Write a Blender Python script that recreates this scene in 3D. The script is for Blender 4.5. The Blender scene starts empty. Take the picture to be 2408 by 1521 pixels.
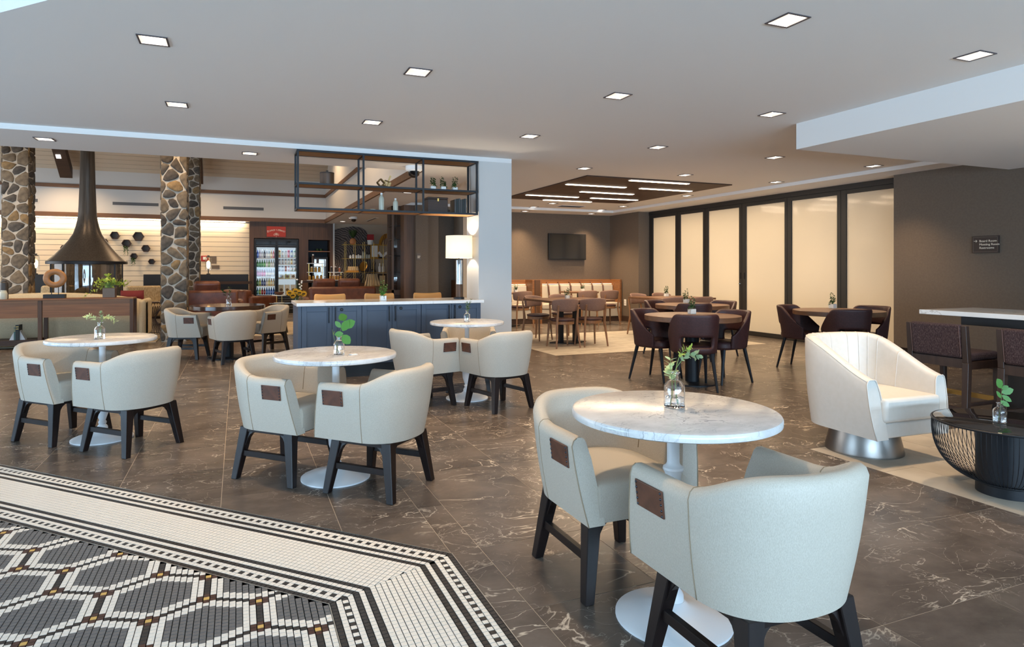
import bpy, math, random
from mathutils import Vector, Matrix
random.seed(7)
S = bpy.context.scene
COL = S.collection
PI = math.pi
# ------------------------------------------------------------------ camera, world, light, exposure
CAMH = 1.25
FPX, CXP, HPX, YAW = 1488.0, 1154.0, 634.9, math.radians(21.783)
cam = bpy.data.cameras.new('camera')
cam.sensor_width = 36; cam.lens = FPX/2408*36
cam.shift_x = (1204-CXP)/2408; cam.shift_y = -(760.5-HPX)/2408
cam.clip_end = 200
co = bpy.data.objects.new('camera', cam); COL.objects.link(co)
co.location = (0, 0, CAMH); co.rotation_euler = (PI/2, 0, -YAW)
S.camera = co
vs = S.view_settings
vs.view_transform = 'Standard'; vs.look = 'None'; vs.gamma = 1; vs.use_curve_mapping = False
vs.exposure = 0.52
W = bpy.data.worlds.new('sky'); S.world = W; W.use_nodes = True
W.node_tree.nodes['Background'].inputs[0].default_value = (0.62, 0.80, 1.0, 1)
W.node_tree.nodes['Background'].inputs[1].default_value = 1.1

def lamp(name, kind, loc, energy, color, rot=(0, 0, 0), parent=None, **kw):
    d = bpy.data.lights.new(name, kind); d.energy = energy; d.color = color
    for k, v in kw.items(): setattr(d, k, v)
    o = bpy.data.objects.new(name, d); COL.objects.link(o)
    o.location = loc; o.rotation_euler = rot; o.parent = parent
    return o
COOL = (0.50, 0.74, 1.0); WARM = (1.0, 0.70, 0.42); WARM2 = (1.0, 0.76, 0.50)
# daylight through the window walls behind and to the left of the camera
lamp('daylight_rear', 'AREA', (2.0, -6.6, 1.0), 2250, COOL, (PI/2+1.15, 0, 0), shape='RECTANGLE', size=13, size_y=2.3)
lamp('daylight_left', 'AREA', (-7.7, 3.6, 1.0), 380, COOL, (PI/2+.8, 0, -PI/2), shape='RECTANGLE', size=6.5, size_y=2.3)

lamp('lounge_fill', 'AREA', (-7.9, 13.5, 1.6), 200, (0.85, 0.92, 1.0), (PI/2, 0, -PI/2), shape='RECTANGLE', size=8, size_y=2.6)  # fill lamp added inside the solid left wall to brighten the lounge

def at(u, v, X=None, Y=None, Zz=None):          # a point of the photograph, at a known plane of the room
    sa, ca = math.sin(YAW), math.cos(YAW); r = (u-CXP)/FPX
    d = (sa+ca*r, ca-sa*r, (HPX-v)/FPX)
    t = X/d[0] if X is not None else Y/d[1] if Y is not None else (Zz-CAMH)/d[2]
    return Vector((d[0]*t, d[1]*t, CAMH+d[2]*t))

# ------------------------------------------------------------------ materials
MATS = {}
def nod(nt, t, **kw):
    n = nt.nodes.new(t)
    for k, v in kw.items(): setattr(n, k, v)
    return n
def mat(name, col, rough=0.5, metal=0.0, spec=0.5, **kw):
    m = bpy.data.materials.new(name); m.use_nodes = True
    b = m.node_tree.nodes['Principled BSDF']
    b.inputs['Base Color'].default_value = (*col, 1); b.inputs['Roughness'].default_value = rough
    b.inputs['Metallic'].default_value = metal; b.inputs['Specular IOR Level'].default_value = spec
    for k, v in kw.items(): b.inputs[k.replace('_', ' ')].default_value = v
    MATS[name] = m
    return m
def s2l(r, g, b):
    f = lambda c: (c/255/12.92) if c/255 <= 0.04045 else ((c/255+0.055)/1.055)**2.4
    return (f(r), f(g), f(b))
def ramp(nt, stops):
    n = nod(nt, 'ShaderNodeValToRGB'); e = n.color_ramp.elements
    while len(e) > 1: e.remove(e[-1])
    e[0].position = stops[0][0]; e[0].color = (*stops[0][1], 1)
    for p, c in stops[1:]:
        q = e.new(p); q.color = (*c, 1)
    return n
def texcoord(nt, scale=(1, 1, 1), obj=True, rot=(0, 0, 0)):
    tc = nod(nt, 'ShaderNodeTexCoord'); mp = nod(nt, 'ShaderNodeMapping')
    mp.inputs['Scale'].default_value = scale; mp.inputs['Rotation'].default_value = rot
    nt.links.new(tc.outputs['Object' if obj else 'Generated'], mp.inputs[0]); return mp
def noisy(name, c1, c2, rough=0.5, scale=(8, 8, 8), detail=4, bump=0.0, bscale=None, lo=0.35, hi=0.65, rot=(0, 0, 0), **kw):
    m = mat(name, c1, rough, **kw); nt = m.node_tree; b = nt.nodes['Principled BSDF']
    mp = texcoord(nt, scale, rot=rot); n = nod(nt, 'ShaderNodeTexNoise')
    n.inputs['Scale'].default_value = 1; n.inputs['Detail'].default_value = detail
    nt.links.new(mp.outputs[0], n.inputs['Vector'])
    r = ramp(nt, [(lo, c1), (hi, c2)]); nt.links.new(n.outputs['Fac'], r.inputs[0])
    nt.links.new(r.outputs[0], b.inputs['Base Color'])
    if bump:
        bp = nod(nt, 'ShaderNodeBump'); bp.inputs['Strength'].default_value = bump; bp.inputs['Distance'].default_value = 0.002
        if bscale:
            mp2 = texcoord(nt, bscale); n2 = nod(nt, 'ShaderNodeTexNoise'); n2.inputs['Scale'].default_value = 1
            nt.links.new(mp2.outputs[0], n2.inputs['Vector']); nt.links.new(n2.outputs['Fac'], bp.inputs['Height'])
        else: nt.links.new(n.outputs['Fac'], bp.inputs['Height'])
        nt.links.new(bp.outputs[0], b.inputs['Normal'])
    return m
def marble(name, base, dark, vein, vscale, vw, rough, dist=1.2, sc=(1, 1, 1), soft=None, world=False, vrot=0.5):
    m = mat(name, base, rough); nt = m.node_tree; b = nt.nodes['Principled BSDF']
    if world:
        g = nod(nt, 'ShaderNodeNewGeometry'); oi = nod(nt, 'ShaderNodeObjectInfo')
        sc_ = nod(nt, 'ShaderNodeMath', operation='MULTIPLY'); sc_.inputs[1].default_value = 37.0
        nt.links.new(oi.outputs['Random'], sc_.inputs[0])
        ad = nod(nt, 'ShaderNodeVectorMath', operation='ADD'); nt.links.new(g.outputs['Position'], ad.inputs[0]); nt.links.new(sc_.outputs[0], ad.inputs[1])
        mp = nod(nt, 'ShaderNodeMapping'); mp.inputs['Scale'].default_value = sc; mp.inputs['Rotation'].default_value = (0, 0, vrot)
        nt.links.new(ad.outputs[0], mp.inputs[0])
    else: mp = texcoord(nt, sc, rot=(0, 0, vrot))
    n1 = nod(nt, 'ShaderNodeTexNoise'); n1.inputs['Scale'].default_value = 2.2; n1.inputs['Detail'].default_value = 6; n1.inputs['Roughness'].default_value = 0.62
    nt.links.new(mp.outputs[0], n1.inputs['Vector'])
    r1 = ramp(nt, [(0.3, dark), (0.66, base)]); nt.links.new(n1.outputs['Fac'], r1.inputs[0])
    cur = r1.outputs[0]
    for k, (vs_, w_, amt) in enumerate([(vscale, vw, 1.0), (vscale*2.3, vw*0.8, 0.6)]):
        n2 = nod(nt, 'ShaderNodeTexNoise'); n2.inputs['Scale'].default_value = vs_; n2.inputs['Detail'].default_value = 5
        n2.inputs['Distortion'].default_value = dist
        ofs = nod(nt, 'ShaderNodeVectorMath', operation='ADD'); ofs.inputs[1].default_value = (k*9.1+3, k*4.7, 1.3)
        nt.links.new(mp.outputs[0], ofs.inputs[0]); nt.links.new(ofs.outputs[0], n2.inputs['Vector'])
        ab = nod(nt, 'ShaderNodeMath', operation='SUBTRACT'); ab.inputs[1].default_value = 0.5
        nt.links.new(n2.outputs['Fac'], ab.inputs[0])
        ab2 = nod(nt, 'ShaderNodeMath', operation='ABSOLUTE'); nt.links.new(ab.outputs[0], ab2.inputs[0])
        r2 = ramp(nt, [(0.0, (amt, amt, amt)), (w_, (0, 0, 0))]); nt.links.new(ab2.outputs[0], r2.inputs[0])
        ng = nod(nt, 'ShaderNodeTexNoise'); ng.inputs['Scale'].default_value = 1.7; nt.links.new(ofs.outputs[0], ng.inputs['Vector'])
        rg = ramp(nt, [(0.42, (0, 0, 0)), (0.62, (1, 1, 1))]); nt.links.new(ng.outputs['Fac'], rg.inputs[0])
        mu = nod(nt, 'ShaderNodeMath', operation='MULTIPLY'); nt.links.new(r2.outputs[0], mu.inputs[0]); nt.links.new(rg.outputs[0], mu.inputs[1])
        mx = nod(nt, 'ShaderNodeMixRGB'); mx.inputs[2].default_value = (*vein, 1)
        nt.links.new(mu.outputs[0], mx.inputs[0]); nt.links.new(cur, mx.inputs[1]); cur = mx.outputs[0]
    nt.links.new(cur, b.inputs['Base Color'])
    return m
def wood(name, c1, c2, rough=0.4, axis=0, fine=26.0):
    sc = [fine]*3; sc[axis] = 1.4
    return noisy(name, c1, c2, rough, tuple(sc), 5, lo=0.3, hi=0.7)
def emit(name, col, strength):
    m = bpy.data.materials.new(name); m.use_nodes = True; nt = m.node_tree
    b = nt.nodes['Principled BSDF']; b.inputs['Base Color'].default_value = (*col, 1)
    b.inputs['Emission Color'].default_value = (*col, 1); b.inputs['Emission Strength'].default_value = strength
    MATS[name] = m; return m
def glassmat(name, col, rough=0.0, ior=1.45):
    return mat(name, col, rough, Transmission_Weight=1.0, IOR=ior)
def thinglass(name, tint, refl=0.12, rough=0.02):
    m = bpy.data.materials.new(name); m.use_nodes = True; nt = m.node_tree; nt.nodes.clear()
    o = nod(nt, 'ShaderNodeOutputMaterial'); t = nod(nt, 'ShaderNodeBsdfTransparent'); g = nod(nt, 'ShaderNodeBsdfGlossy')
    t.inputs[0].default_value = (*tint, 1); g.inputs['Roughness'].default_value = rough
    lw = nod(nt, 'ShaderNodeLayerWeight'); lw.inputs[0].default_value = 0.35
    mr = nod(nt, 'ShaderNodeMapRange'); mr.inputs[3].default_value = refl*0.5; mr.inputs[4].default_value = min(1, refl*4)
    nt.links.new(lw.outputs['Fresnel'], mr.inputs[0])
    mx = nod(nt, 'ShaderNodeMixShader'); nt.links.new(mr.outputs[0], mx.inputs[0])
    nt.links.new(t.outputs[0], mx.inputs[1]); nt.links.new(g.outputs[0], mx.inputs[2]); nt.links.new(mx.outputs[0], o.inputs[0])
    MATS[name] = m; return m

mat('paint_white', s2l(200, 197, 192), 0.75)
mat('ceiling_paint', s2l(226, 223, 219), 0.85)
noisy('taupe', s2l(101, 88, 75), s2l(96, 83, 71), 0.8, (40, 40, 40))
mat('taupe_light', s2l(176, 160, 140), 0.8)
marble('stone_tile', s2l(107, 97, 89), s2l(71, 63, 57), s2l(200, 188, 172), 1.9, 0.009, 0.26, 1.8, (1, 1.5, 1), world=True); MATS['stone_tile'].node_tree.nodes['Principled BSDF'].inputs['Specular IOR Level'].default_value = 0.3
mat('grout', s2l(160, 146, 130), 0.8)
noisy('light_tile', s2l(196, 186, 170), s2l(172, 162, 146), 0.4, (3, 3, 3), 5)
mat('mosaic_white', s2l(226, 220, 210), 0.35); mat('mosaic_black', s2l(44, 39, 37), 0.35)
mat('mosaic_grey', s2l(100, 99, 99), 0.4); mat('mosaic_brown', s2l(70, 42, 32), 0.35); mat('mosaic_gold', s2l(204, 166, 92), 0.4)
mat('mosaic_grout', s2l(158, 150, 138), 0.8)
mat('metal_trim', (0.75, 0.72, 0.66), 0.3, 1.0)
noisy('cream', s2l(192, 184, 170), s2l(178, 169, 154), 0.55, (520, 520, 160), 3, bump=0.3)
mat('cream_seam', s2l(150, 132, 108), 0.7)
noisy('offwhite_leather', s2l(212, 206, 197), s2l(209, 203, 193), 0.45, (30, 30, 30), 3)
noisy('espresso', s2l(30, 20, 18), s2l(22, 15, 14), 0.38, (30, 30, 3), spec=0.35)
noisy('patch_leather', s2l(98, 58, 40), s2l(78, 45, 31), 0.45, (20, 20, 20))
mat('nail', (0.08, 0.085, 0.1), 0.25, 1.0)
marble('carrara', s2l(222, 221, 219), s2l(186, 185, 184), s2l(146, 146, 148), 3.4, 0.018, 0.17, 1.4, (2.2, 3.4, 2.2))
marble('quartz', s2l(238, 236, 232), s2l(228, 225, 220), s2l(196, 190, 182), 1.2, 0.012, 0.12, 1.5)
mat('table_white', s2l(226, 228, 230), 0.4)
mat('black_metal', (0.009, 0.010, 0.013), 0.45, spec=0.35)
mat('black', (0.008, 0.008, 0.009), 0.5)
mat('frame_black', (0.018, 0.016, 0.014), 0.5)
mat('navy', s2l(62, 75, 94), 0.45)
mat('navy_dark', s2l(30, 33, 40), 0.6)
wood('walnut', s2l(146, 96, 54), s2l(116, 73, 39), 0.45, 0)
wood('walnut_v', s2l(96, 65, 40), s2l(74, 49, 30), 0.5, 2)
wood('walnut_dark', s2l(66, 44, 31), s2l(48, 32, 22), 0.6, 0); wood('trim_wood', s2l(116, 80, 50), s2l(92, 61, 38), 0.5, 0)
wood('slat_wood', s2l(78, 46, 26), s2l(54, 31, 17), 0.6, 0)
wood('chair_oak', s2l(146, 106, 72), s2l(124, 88, 58), 0.45, 2)
wood('table_walnut', s2l(118, 84, 60), s2l(98, 68, 48), 0.35, 0, 18)
wood('shelf_oak', s2l(166, 118, 70), s2l(146, 100, 58), 0.45, 0)
noisy('mauve', s2l(132, 104, 92), s2l(118, 92, 82), 0.85, (90, 90, 90), 3)
noisy('maroon', s2l(66, 36, 36), s2l(54, 29, 30), 0.5, (60, 60, 60), 3)
noisy('tweed', s2l(44, 26, 30), s2l(104, 86, 84), 0.9, (260, 260, 60), 4, lo=0.45, hi=0.8)
noisy('brown_leather', s2l(110, 64, 44), s2l(86, 48, 33), 0.42, (9, 9, 9))
mat('tan_leather', s2l(224, 162, 92), 0.4)
mat('brass', s2l(206, 164, 92), 0.28, 1.0)
mat('steel', (0.24, 0.22, 0.20), 0.30, 1.0, Anisotropic=0.6); mat('pewter', s2l(104, 88, 76), 0.45, 0.7); mat('bronze', s2l(120, 94, 60), 0.38, 0.9)
noisy('hood_metal', s2l(96, 88, 80), s2l(82, 74, 67), 0.34, (60, 60, 1), metal=0.55)
mat('shiplap', s2l(214, 200, 176), 0.6)
mat('plank', s2l(196, 180, 158), 0.7)
mat('mortar', s2l(196, 186, 170), 0.9)
for i, (a, b) in enumerate([((122, 108, 90), (74, 68, 60)), ((106, 98, 88), (62, 58, 54)), ((158, 130, 90), (104, 84, 58)), ((136, 120, 98), (92, 80, 66)), ((92, 84, 76), (52, 48, 45))]):
    noisy('stone_%d' % i, s2l(*a), s2l(*b), 0.85, (14, 14, 14), 6, bump=0.9, lo=0.3, hi=0.7)
glassmat('glass', (1, 1, 1)); glassmat('water', (0.97, 0.99, 0.98), 0, 1.33)
thinglass('clear_pane', (0.95, 0.96, 0.96), 0.10); thinglass('fridge_pane', (0.96, 0.97, 0.97), 0.015); thinglass('smoke_pane', (0.60, 0.58, 0.56), 0.07)
noisy('stool_wood', s2l(58, 42, 35), s2l(46, 33, 27), 0.45, (30, 30, 3)); mat('black_glass', (0.006, 0.006, 0.007), 0.04, spec=0.8)
mat('screen', (0.012, 0.012, 0.013), 0.12)
mat('leaf_eucalyptus', s2l(196, 208, 152), 0.6); mat('leaf_sage', s2l(150, 172, 132), 0.6)
mat('leaf_green', s2l(70, 122, 42), 0.5); mat('leaf_dark', s2l(44, 72, 30), 0.5); mat('leaf_lime', s2l(176, 192, 84), 0.55)
mat('leaf_mid', s2l(70, 104, 40), 0.5)
mat('stem', s2l(104, 128, 66), 0.6); mat('stem_brown', s2l(110, 86, 58), 0.7)
mat('porcelain', s2l(226, 226, 220), 0.3); mat('celadon', s2l(190, 190, 172), 0.35); mat('charcoal_pot', s2l(56, 52, 48), 0.5)
mat('petal', s2l(238, 174, 30), 0.6); mat('ochre', s2l(186, 132, 44), 0.5); mat('terracotta', s2l(196, 128, 78), 0.6)
mat('red_sign', s2l(176, 50, 28), 0.55); mat('sign_brown', s2l(48, 34, 28), 0.5); mat('text_cream', s2l(232, 220, 200), 0.6)
mat('red', s2l(150, 24, 26), 0.6); mat('blue_book', s2l(28, 110, 220), 0.5); mat('navy_book', s2l(24, 34, 90), 0.5)
mat('book_dark', s2l(34, 40, 38), 0.6); mat('book_teal', s2l(62, 92, 92), 0.6); mat('white', s2l(236, 234, 230), 0.5)
noisy('rug_beige', s2l(206, 190, 164), s2l(160, 142, 118), 0.95, (3, 40, 3), 4)
noisy('boucle', s2l(206, 186, 150), s2l(168, 146, 110), 0.9, (60, 60, 12), 3)
noisy('sofa_cream', s2l(206, 190, 158), s2l(196, 180, 148), 0.8, (60, 60, 60))
mat('pillow_red', s2l(104, 24, 26), 0.8); mat('plum_metal', s2l(70, 62, 64), 0.4)
mat('grey_slot', s2l(84, 86, 90), 0.6); mat('grey_plastic', s2l(200, 200, 198), 0.5); mat('sign_grey', s2l(96, 84, 74), 0.5)
emit('lamp_white', (1.0, 0.93, 0.84), 2.4); emit('lamp_shaded', (1.0, 0.90, 0.78), 0.55); emit('bulb_glow', (1.0, 0.86, 0.68), 9.0); emit('seat_strip', (1.0, 0.78, 0.5), 2.0); emit('led_strip', (1.0, 0.80, 0.58), 9.0); emit('cove_strip', (1.0, 0.82, 0.58), 14.0)
emit('fridge_light', (0.80, 0.92, 1.0), 0.42); MATS['fridge_light'].node_tree.nodes['Principled BSDF'].inputs['Base Color'].default_value = (.12, .14, .16, 1); emit('edison', (1.0, 0.62, 0.25), 10.0)
# frosted glass: lets the light of the room behind through, scattered
m = bpy.data.materials.new('frosted'); m.use_nodes = True; nt = m.node_tree; nt.nodes.clear(); MATS['frosted'] = m
o_ = nod(nt, 'ShaderNodeOutputMaterial'); tr = nod(nt, 'ShaderNodeBsdfTranslucent'); tr.inputs[0].default_value = (0.92, 0.88, 0.80, 1)
df = nod(nt, 'ShaderNodeBsdfDiffuse'); df.inputs[0].default_value = (0.80, 0.76, 0.68, 1)
gl = nod(nt, 'ShaderNodeBsdfGlossy'); gl.inputs['Roughness'].default_value = 0.08
m1 = nod(nt, 'ShaderNodeMixShader'); m1.inputs[0].default_value = 0.3; nt.links.new(tr.outputs[0], m1.inputs[1]); nt.links.new(df.outputs[0], m1.inputs[2])
lw = nod(nt, 'ShaderNodeFresnel'); lw.inputs[0].default_value = 1.35
m2 = nod(nt, 'ShaderNodeMixShader'); nt.links.new(lw.outputs[0], m2.inputs[0]); nt.links.new(m1.outputs[0], m2.inputs[1]); nt.links.new(gl.outputs[0], m2.inputs[2])
nt.links.new(m2.outputs[0], o_.inputs[0])
# lamp shade: translucent fabric
m = bpy.data.materials.new('shade'); m.use_nodes = True; nt = m.node_tree; nt.nodes.clear(); MATS['shade'] = m
o_ = nod(nt, 'ShaderNodeOutputMaterial'); tr = nod(nt, 'ShaderNodeBsdfTranslucent'); tr.inputs[0].default_value = (0.95, 0.92, 0.84, 1)
df = nod(nt, 'ShaderNodeBsdfDiffuse'); df.inputs[0].default_value = (0.9, 0.87, 0.8, 1)
m1 = nod(nt, 'ShaderNodeMixShader'); m1.inputs[0].default_value = 0.5; nt.links.new(tr.outputs[0], m1.inputs[1]); nt.links.new(df.outputs[0], m1.inputs[2]); nt.links.new(m1.outputs[0], o_.inputs[0])
# tree-ring mural
m = mat('mural', s2l(92, 82, 78), 0.8); nt = m.node_tree; b = nt.nodes['Principled BSDF']
mp = texcoord(nt, (1, 1, 1)); mp.inputs['Location'].default_value = (0.25, 0, 0.15)
wv = nod(nt, 'ShaderNodeTexWave', wave_type='RINGS', rings_direction='Y'); wv.inputs['Scale'].default_value = 5.0; wv.inputs['Distortion'].default_value = 9; wv.inputs['Detail'].default_value = 4; wv.inputs['Detail Scale'].default_value = 0.8
nt.links.new(mp.outputs[0], wv.inputs[0]); r = ramp(nt, [(0.15, s2l(58, 52, 51)), (0.85, s2l(116, 104, 97))])
nt.links.new(wv.outputs[1], r.inputs[0]); nt.links.new(r.outputs[0], b.inputs['Base Color'])

# ------------------------------------------------------------------ mesh building
class B:
    def __init__(s): s.v = []; s.f = []; s.m = []; s.mi = 0
    def add(s, vs_, fs):
        o = len(s.v); s.v += [tuple(p) for p in vs_]
        for f in fs: s.f.append([i+o for i in f]); s.m.append(s.mi)
        return s
    def hexa(s, p):   # 4 bottom (ccw from above), 4 top
        return s.add(p, [[3, 2, 1, 0], [4, 5, 6, 7], [0, 1, 5, 4], [1, 2, 6, 5], [2, 3, 7, 6], [3, 0, 4, 7]])
    def bx(s, x0, x1, y0, y1, z0, z1):
        return s.hexa([(x0, y0, z0), (x1, y0, z0), (x1, y1, z0), (x0, y1, z0), (x0, y0, z1), (x1, y0, z1), (x1, y1, z1), (x0, y1, z1)])
    def box(s, c, d, M=None):
        x, y, z = d[0]/2, d[1]/2, d[2]/2
        p = [Vector(q) for q in [(-x, -y, -z), (x, -y, -z), (x, y, -z), (-x, y, -z), (-x, -y, z), (x, -y, z), (x, y, z), (-x, y, z)]]
        if M: p = [M @ q for q in p]
        c = Vector(c); return s.hexa([q+c for q in p])
    def prism(s, poly, z0, z1):
        n = len(poly)
        return s.add([(x, y, z0) for x, y in poly]+[(x, y, z1) for x, y in poly],
                     [list(range(n))[::-1], list(range(n, 2*n))]+[[i, (i+1) % n, n+(i+1) % n, n+i] for i in range(n)])
    def lathe(s, prof, n=24, c=(0, 0, 0), cap=True):
        vs_ = []; fs = []; k = len(prof)
        for r, z in prof:
            for i in range(n):
                a = 2*PI*i/n; vs_.append((c[0]+r*math.cos(a), c[1]+r*math.sin(a), c[2]+z))
        for j in range(k-1):
            for i in range(n):
                i2 = (i+1) % n; fs.append([j*n+i, j*n+i2, (j+1)*n+i2, (j+1)*n+i])
        if cap:
            if prof[0][0] > 1e-5: fs.append(list(range(n))[::-1])
            if prof[-1][0] > 1e-5: fs.append([(k-1)*n+i for i in range(n)])
        return s.add(vs_, fs)
    def tube(s, pts, r, n=6, cap=True):
        pts = [Vector(p) for p in pts]; k = len(pts); rr = r if isinstance(r, (list, tuple)) else [r]*k
        vs_ = []; fs = []; up = None
        for j, p in enumerate(pts):
            d = (pts[min(j+1, k-1)]-pts[max(j-1, 0)]).normalized()
            if up is None: up = Vector((0, 0, 1)) if abs(d.z) < 0.9 else Vector((1, 0, 0))
            a = d.cross(up).normalized(); b_ = a.cross(d).normalized(); up = b_
            for i in range(n):
                t = 2*PI*i/n; vs_.append(p+(a*math.cos(t)+b_*math.sin(t))*rr[j])
        for j in range(k-1):
            for i in range(n):
                i2 = (i+1) % n; fs.append([j*n+i2, j*n+i, (j+1)*n+i, (j+1)*n+i2])
        if cap: fs += [list(range(n)), [(k-1)*n+i for i in range(n)][::-1]]
        return s.add(vs_, fs)
    def bar(s, p, q, w, d):   # rectangular bar from p to q
        p, q = Vector(p), Vector(q); z = (q-p).normalized()
        u = Vector((0, 0, 1)) if abs(z.z) < 0.9 else Vector((0, 1, 0)); a = u.cross(z).normalized(); b_ = z.cross(a)
        o = [a*-w/2+b_*-d/2, a*w/2+b_*-d/2, a*w/2+b_*d/2, a*-w/2+b_*d/2]
        return s.hexa([p+e for e in o]+[q+e for e in o])
    def strip(s, A, C, w):   # tapered leg: square section widths w=(wA,wC)
        A, C = Vector(A), Vector(C); a, c = w[0]/2, w[1]/2
        return s.hexa([A+Vector(e) for e in ((-a, -a, 0), (a, -a, 0), (a, a, 0), (-a, a, 0))]+[C+Vector(e) for e in ((-c, -c, 0), (c, -c, 0), (c, c, 0), (-c, c, 0))])
    def grid(s, rows, cu=False, cv=False):
        k, n = len(rows), len(rows[0]); vs_ = [p for r in rows for p in r]; fs = []
        for j in range(k if cv else k-1):
            for i in range(n if cu else n-1):
                j2, i2 = (j+1) % k, (i+1) % n; fs.append([j*n+i, j*n+i2, j2*n+i2, j2*n+i])
        return s.add(vs_, fs)
    def mesh(s, name, mats, smooth=False):
        me = bpy.data.meshes.new(name); me.from_pydata(s.v, [], s.f)
        for k in (mats if isinstance(mats, (list, tuple)) else [mats]): me.materials.append(MATS[k])
        me.polygons.foreach_set('material_index', s.m)
        if smooth: me.shade_smooth() if hasattr(me, 'shade_smooth') else me.polygons.foreach_set('use_smooth', [True]*len(s.f))
        me.update(); return me
    def obj(s, name, mats, parent=None, smooth=False, bevel=0, seg=2, sub=0, loc=None, rz=0):
        o = bpy.data.objects.new(name, s.mesh(name, mats, smooth)); COL.objects.link(o)
        if parent: o.parent = parent
        if loc is not None: o.location = loc
        if rz: o.rotation_euler = (0, 0, rz)
        if bevel:
            md = o.modifiers.new('bevel', 'BEVEL'); md.width = bevel; md.segments = seg; md.limit_method = 'ANGLE'; md.angle_limit = 0.6
            md.harden_normals = False
        if sub:
            md = o.modifiers.new('sub', 'SUBSURF'); md.levels = sub; md.render_levels = sub
        if smooth == 'auto': autosmooth(o)
        return o
def autosmooth(o, ang=0.6):
    me = o.data
    me.polygons.foreach_set('use_smooth', [True]*len(me.polygons))
    try: me.set_sharp_from_angle(angle=ang)
    except Exception: pass
def tag(o, label, cat, group=None):
    o['label'] = label; o['category'] = cat
    if group: o['group'] = group
    return o
def struct(o, label=None):
    o['kind'] = 'structure'
    if label: o['label'] = label
    return o
def thing(name, label, cat, loc=(0, 0, 0), rz=0, group=None):
    o = bpy.data.objects.new(name, None); COL.objects.link(o); o.location = loc; o.rotation_euler = (0, 0, rz)
    o.empty_display_size = 0.1
    return tag(o, label, cat, group)
KIDS = {}
def kids(o): return [c for c in bpy.data.objects if c.parent == o]
def dup(root, loc, rz, label, group=None):
    r = root.copy(); COL.objects.link(r); r.location = loc; r.rotation_euler = (0, 0, rz); r['label'] = label
    if group: r['group'] = group
    for ch in kids(root):
        c = ch.copy(); COL.objects.link(c); c.parent = r
        for g in kids(ch):
            d = g.copy(); COL.objects.link(d); d.parent = c
    return r
def facing(dx, dy): return math.atan2(-dx, dy)     # rotation that turns local +Y to (dx, dy)
def smooth(a, b, x):
    t = min(1, max(0, (x-a)/(b-a))); return t*t*(3-2*t)
def text_mesh(txt, size, extrude=0.001):
    cu = bpy.data.curves.new('txt', 'FONT'); cu.body = txt; cu.size = size; cu.extrude = extrude; cu.align_x = 'CENTER'; cu.align_y = 'CENTER'
    o = bpy.data.objects.new('txt', cu); COL.objects.link(o)
    dg = bpy.context.evaluated_depsgraph_get(); me = bpy.data.meshes.new_from_object(o.evaluated_get(dg))
    bpy.data.objects.remove(o); return me
def lettering(name, txt, size, loc, rot, matn, parent, align='CENTER', ex=0.0008):
    cu = bpy.data.curves.new('txt', 'FONT'); cu.body = txt; cu.size = size; cu.extrude = ex; cu.align_x = align; cu.align_y = 'CENTER'
    o = bpy.data.objects.new('txt', cu); COL.objects.link(o)
    dg = bpy.context.evaluated_depsgraph_get(); me = bpy.data.meshes.new_from_object(o.evaluated_get(dg))
    bpy.data.objects.remove(o); me.materials.clear(); me.materials.append(MATS[matn])
    r = bpy.data.objects.new(name, me); COL.objects.link(r); r.parent = parent; r.location = loc; r.rotation_euler = rot
    return r
# ------------------------------------------------------------------ the room
ZC, ZP = 2.685, 2.63            # main ceiling, perimeter soffits
BACKY, DOORX, WALLX = 13.84, 9.12, 8.856
LOUNGEY = 19.5
def clip(poly, a, b, c):        # keep a*x+b*y <= c
    out = []
    for i in range(len(poly)):
        p, q = poly[i], poly[(i+1) % len(poly)]
        dp, dq = a*p[0]+b*p[1]-c, a*q[0]+b*q[1]-c
        if dp <= 1e-9: out.append(p)
        if (dp < -1e-9 and dq > 1e-9) or (dp > 1e-9 and dq < -1e-9):
            t = dp/(dp-dq); out.append((p[0]+(q[0]-p[0])*t, p[1]+(q[1]-p[1])*t))
    return out if len(out) >= 3 else []
def area(poly): return abs(sum(poly[i][0]*poly[(i+1) % len(poly)][1]-poly[(i+1) % len(poly)][0]*poly[i][1] for i in range(len(poly))))/2
def shrink(poly, e):            # inset of a convex ccw polygon
    n = len(poly); out = poly
    for i in range(n):
        p, q = poly[i], poly[(i+1) % n]; dx, dy = q[0]-p[0], q[1]-p[1]; l = math.hypot(dx, dy)
        if l < 1e-6: continue
        nx, ny = dy/l, -dx/l
        out = clip(out, nx, ny, nx*p[0]+ny*p[1]-e)
        if not out: return []
    return out
def inview(x, y, z=0, mx=60):
    t = x*math.sin(YAW)+y*math.cos(YAW)
    if t < 0.3: return None
    u = CXP+FPX*(x*math.cos(YAW)-y*math.sin(YAW))/t; v = HPX-FPX*(z-CAMH)/t
    return (u, v, t) if -mx < u < 2408+mx and -mx < v < 1521+mx else None

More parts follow.
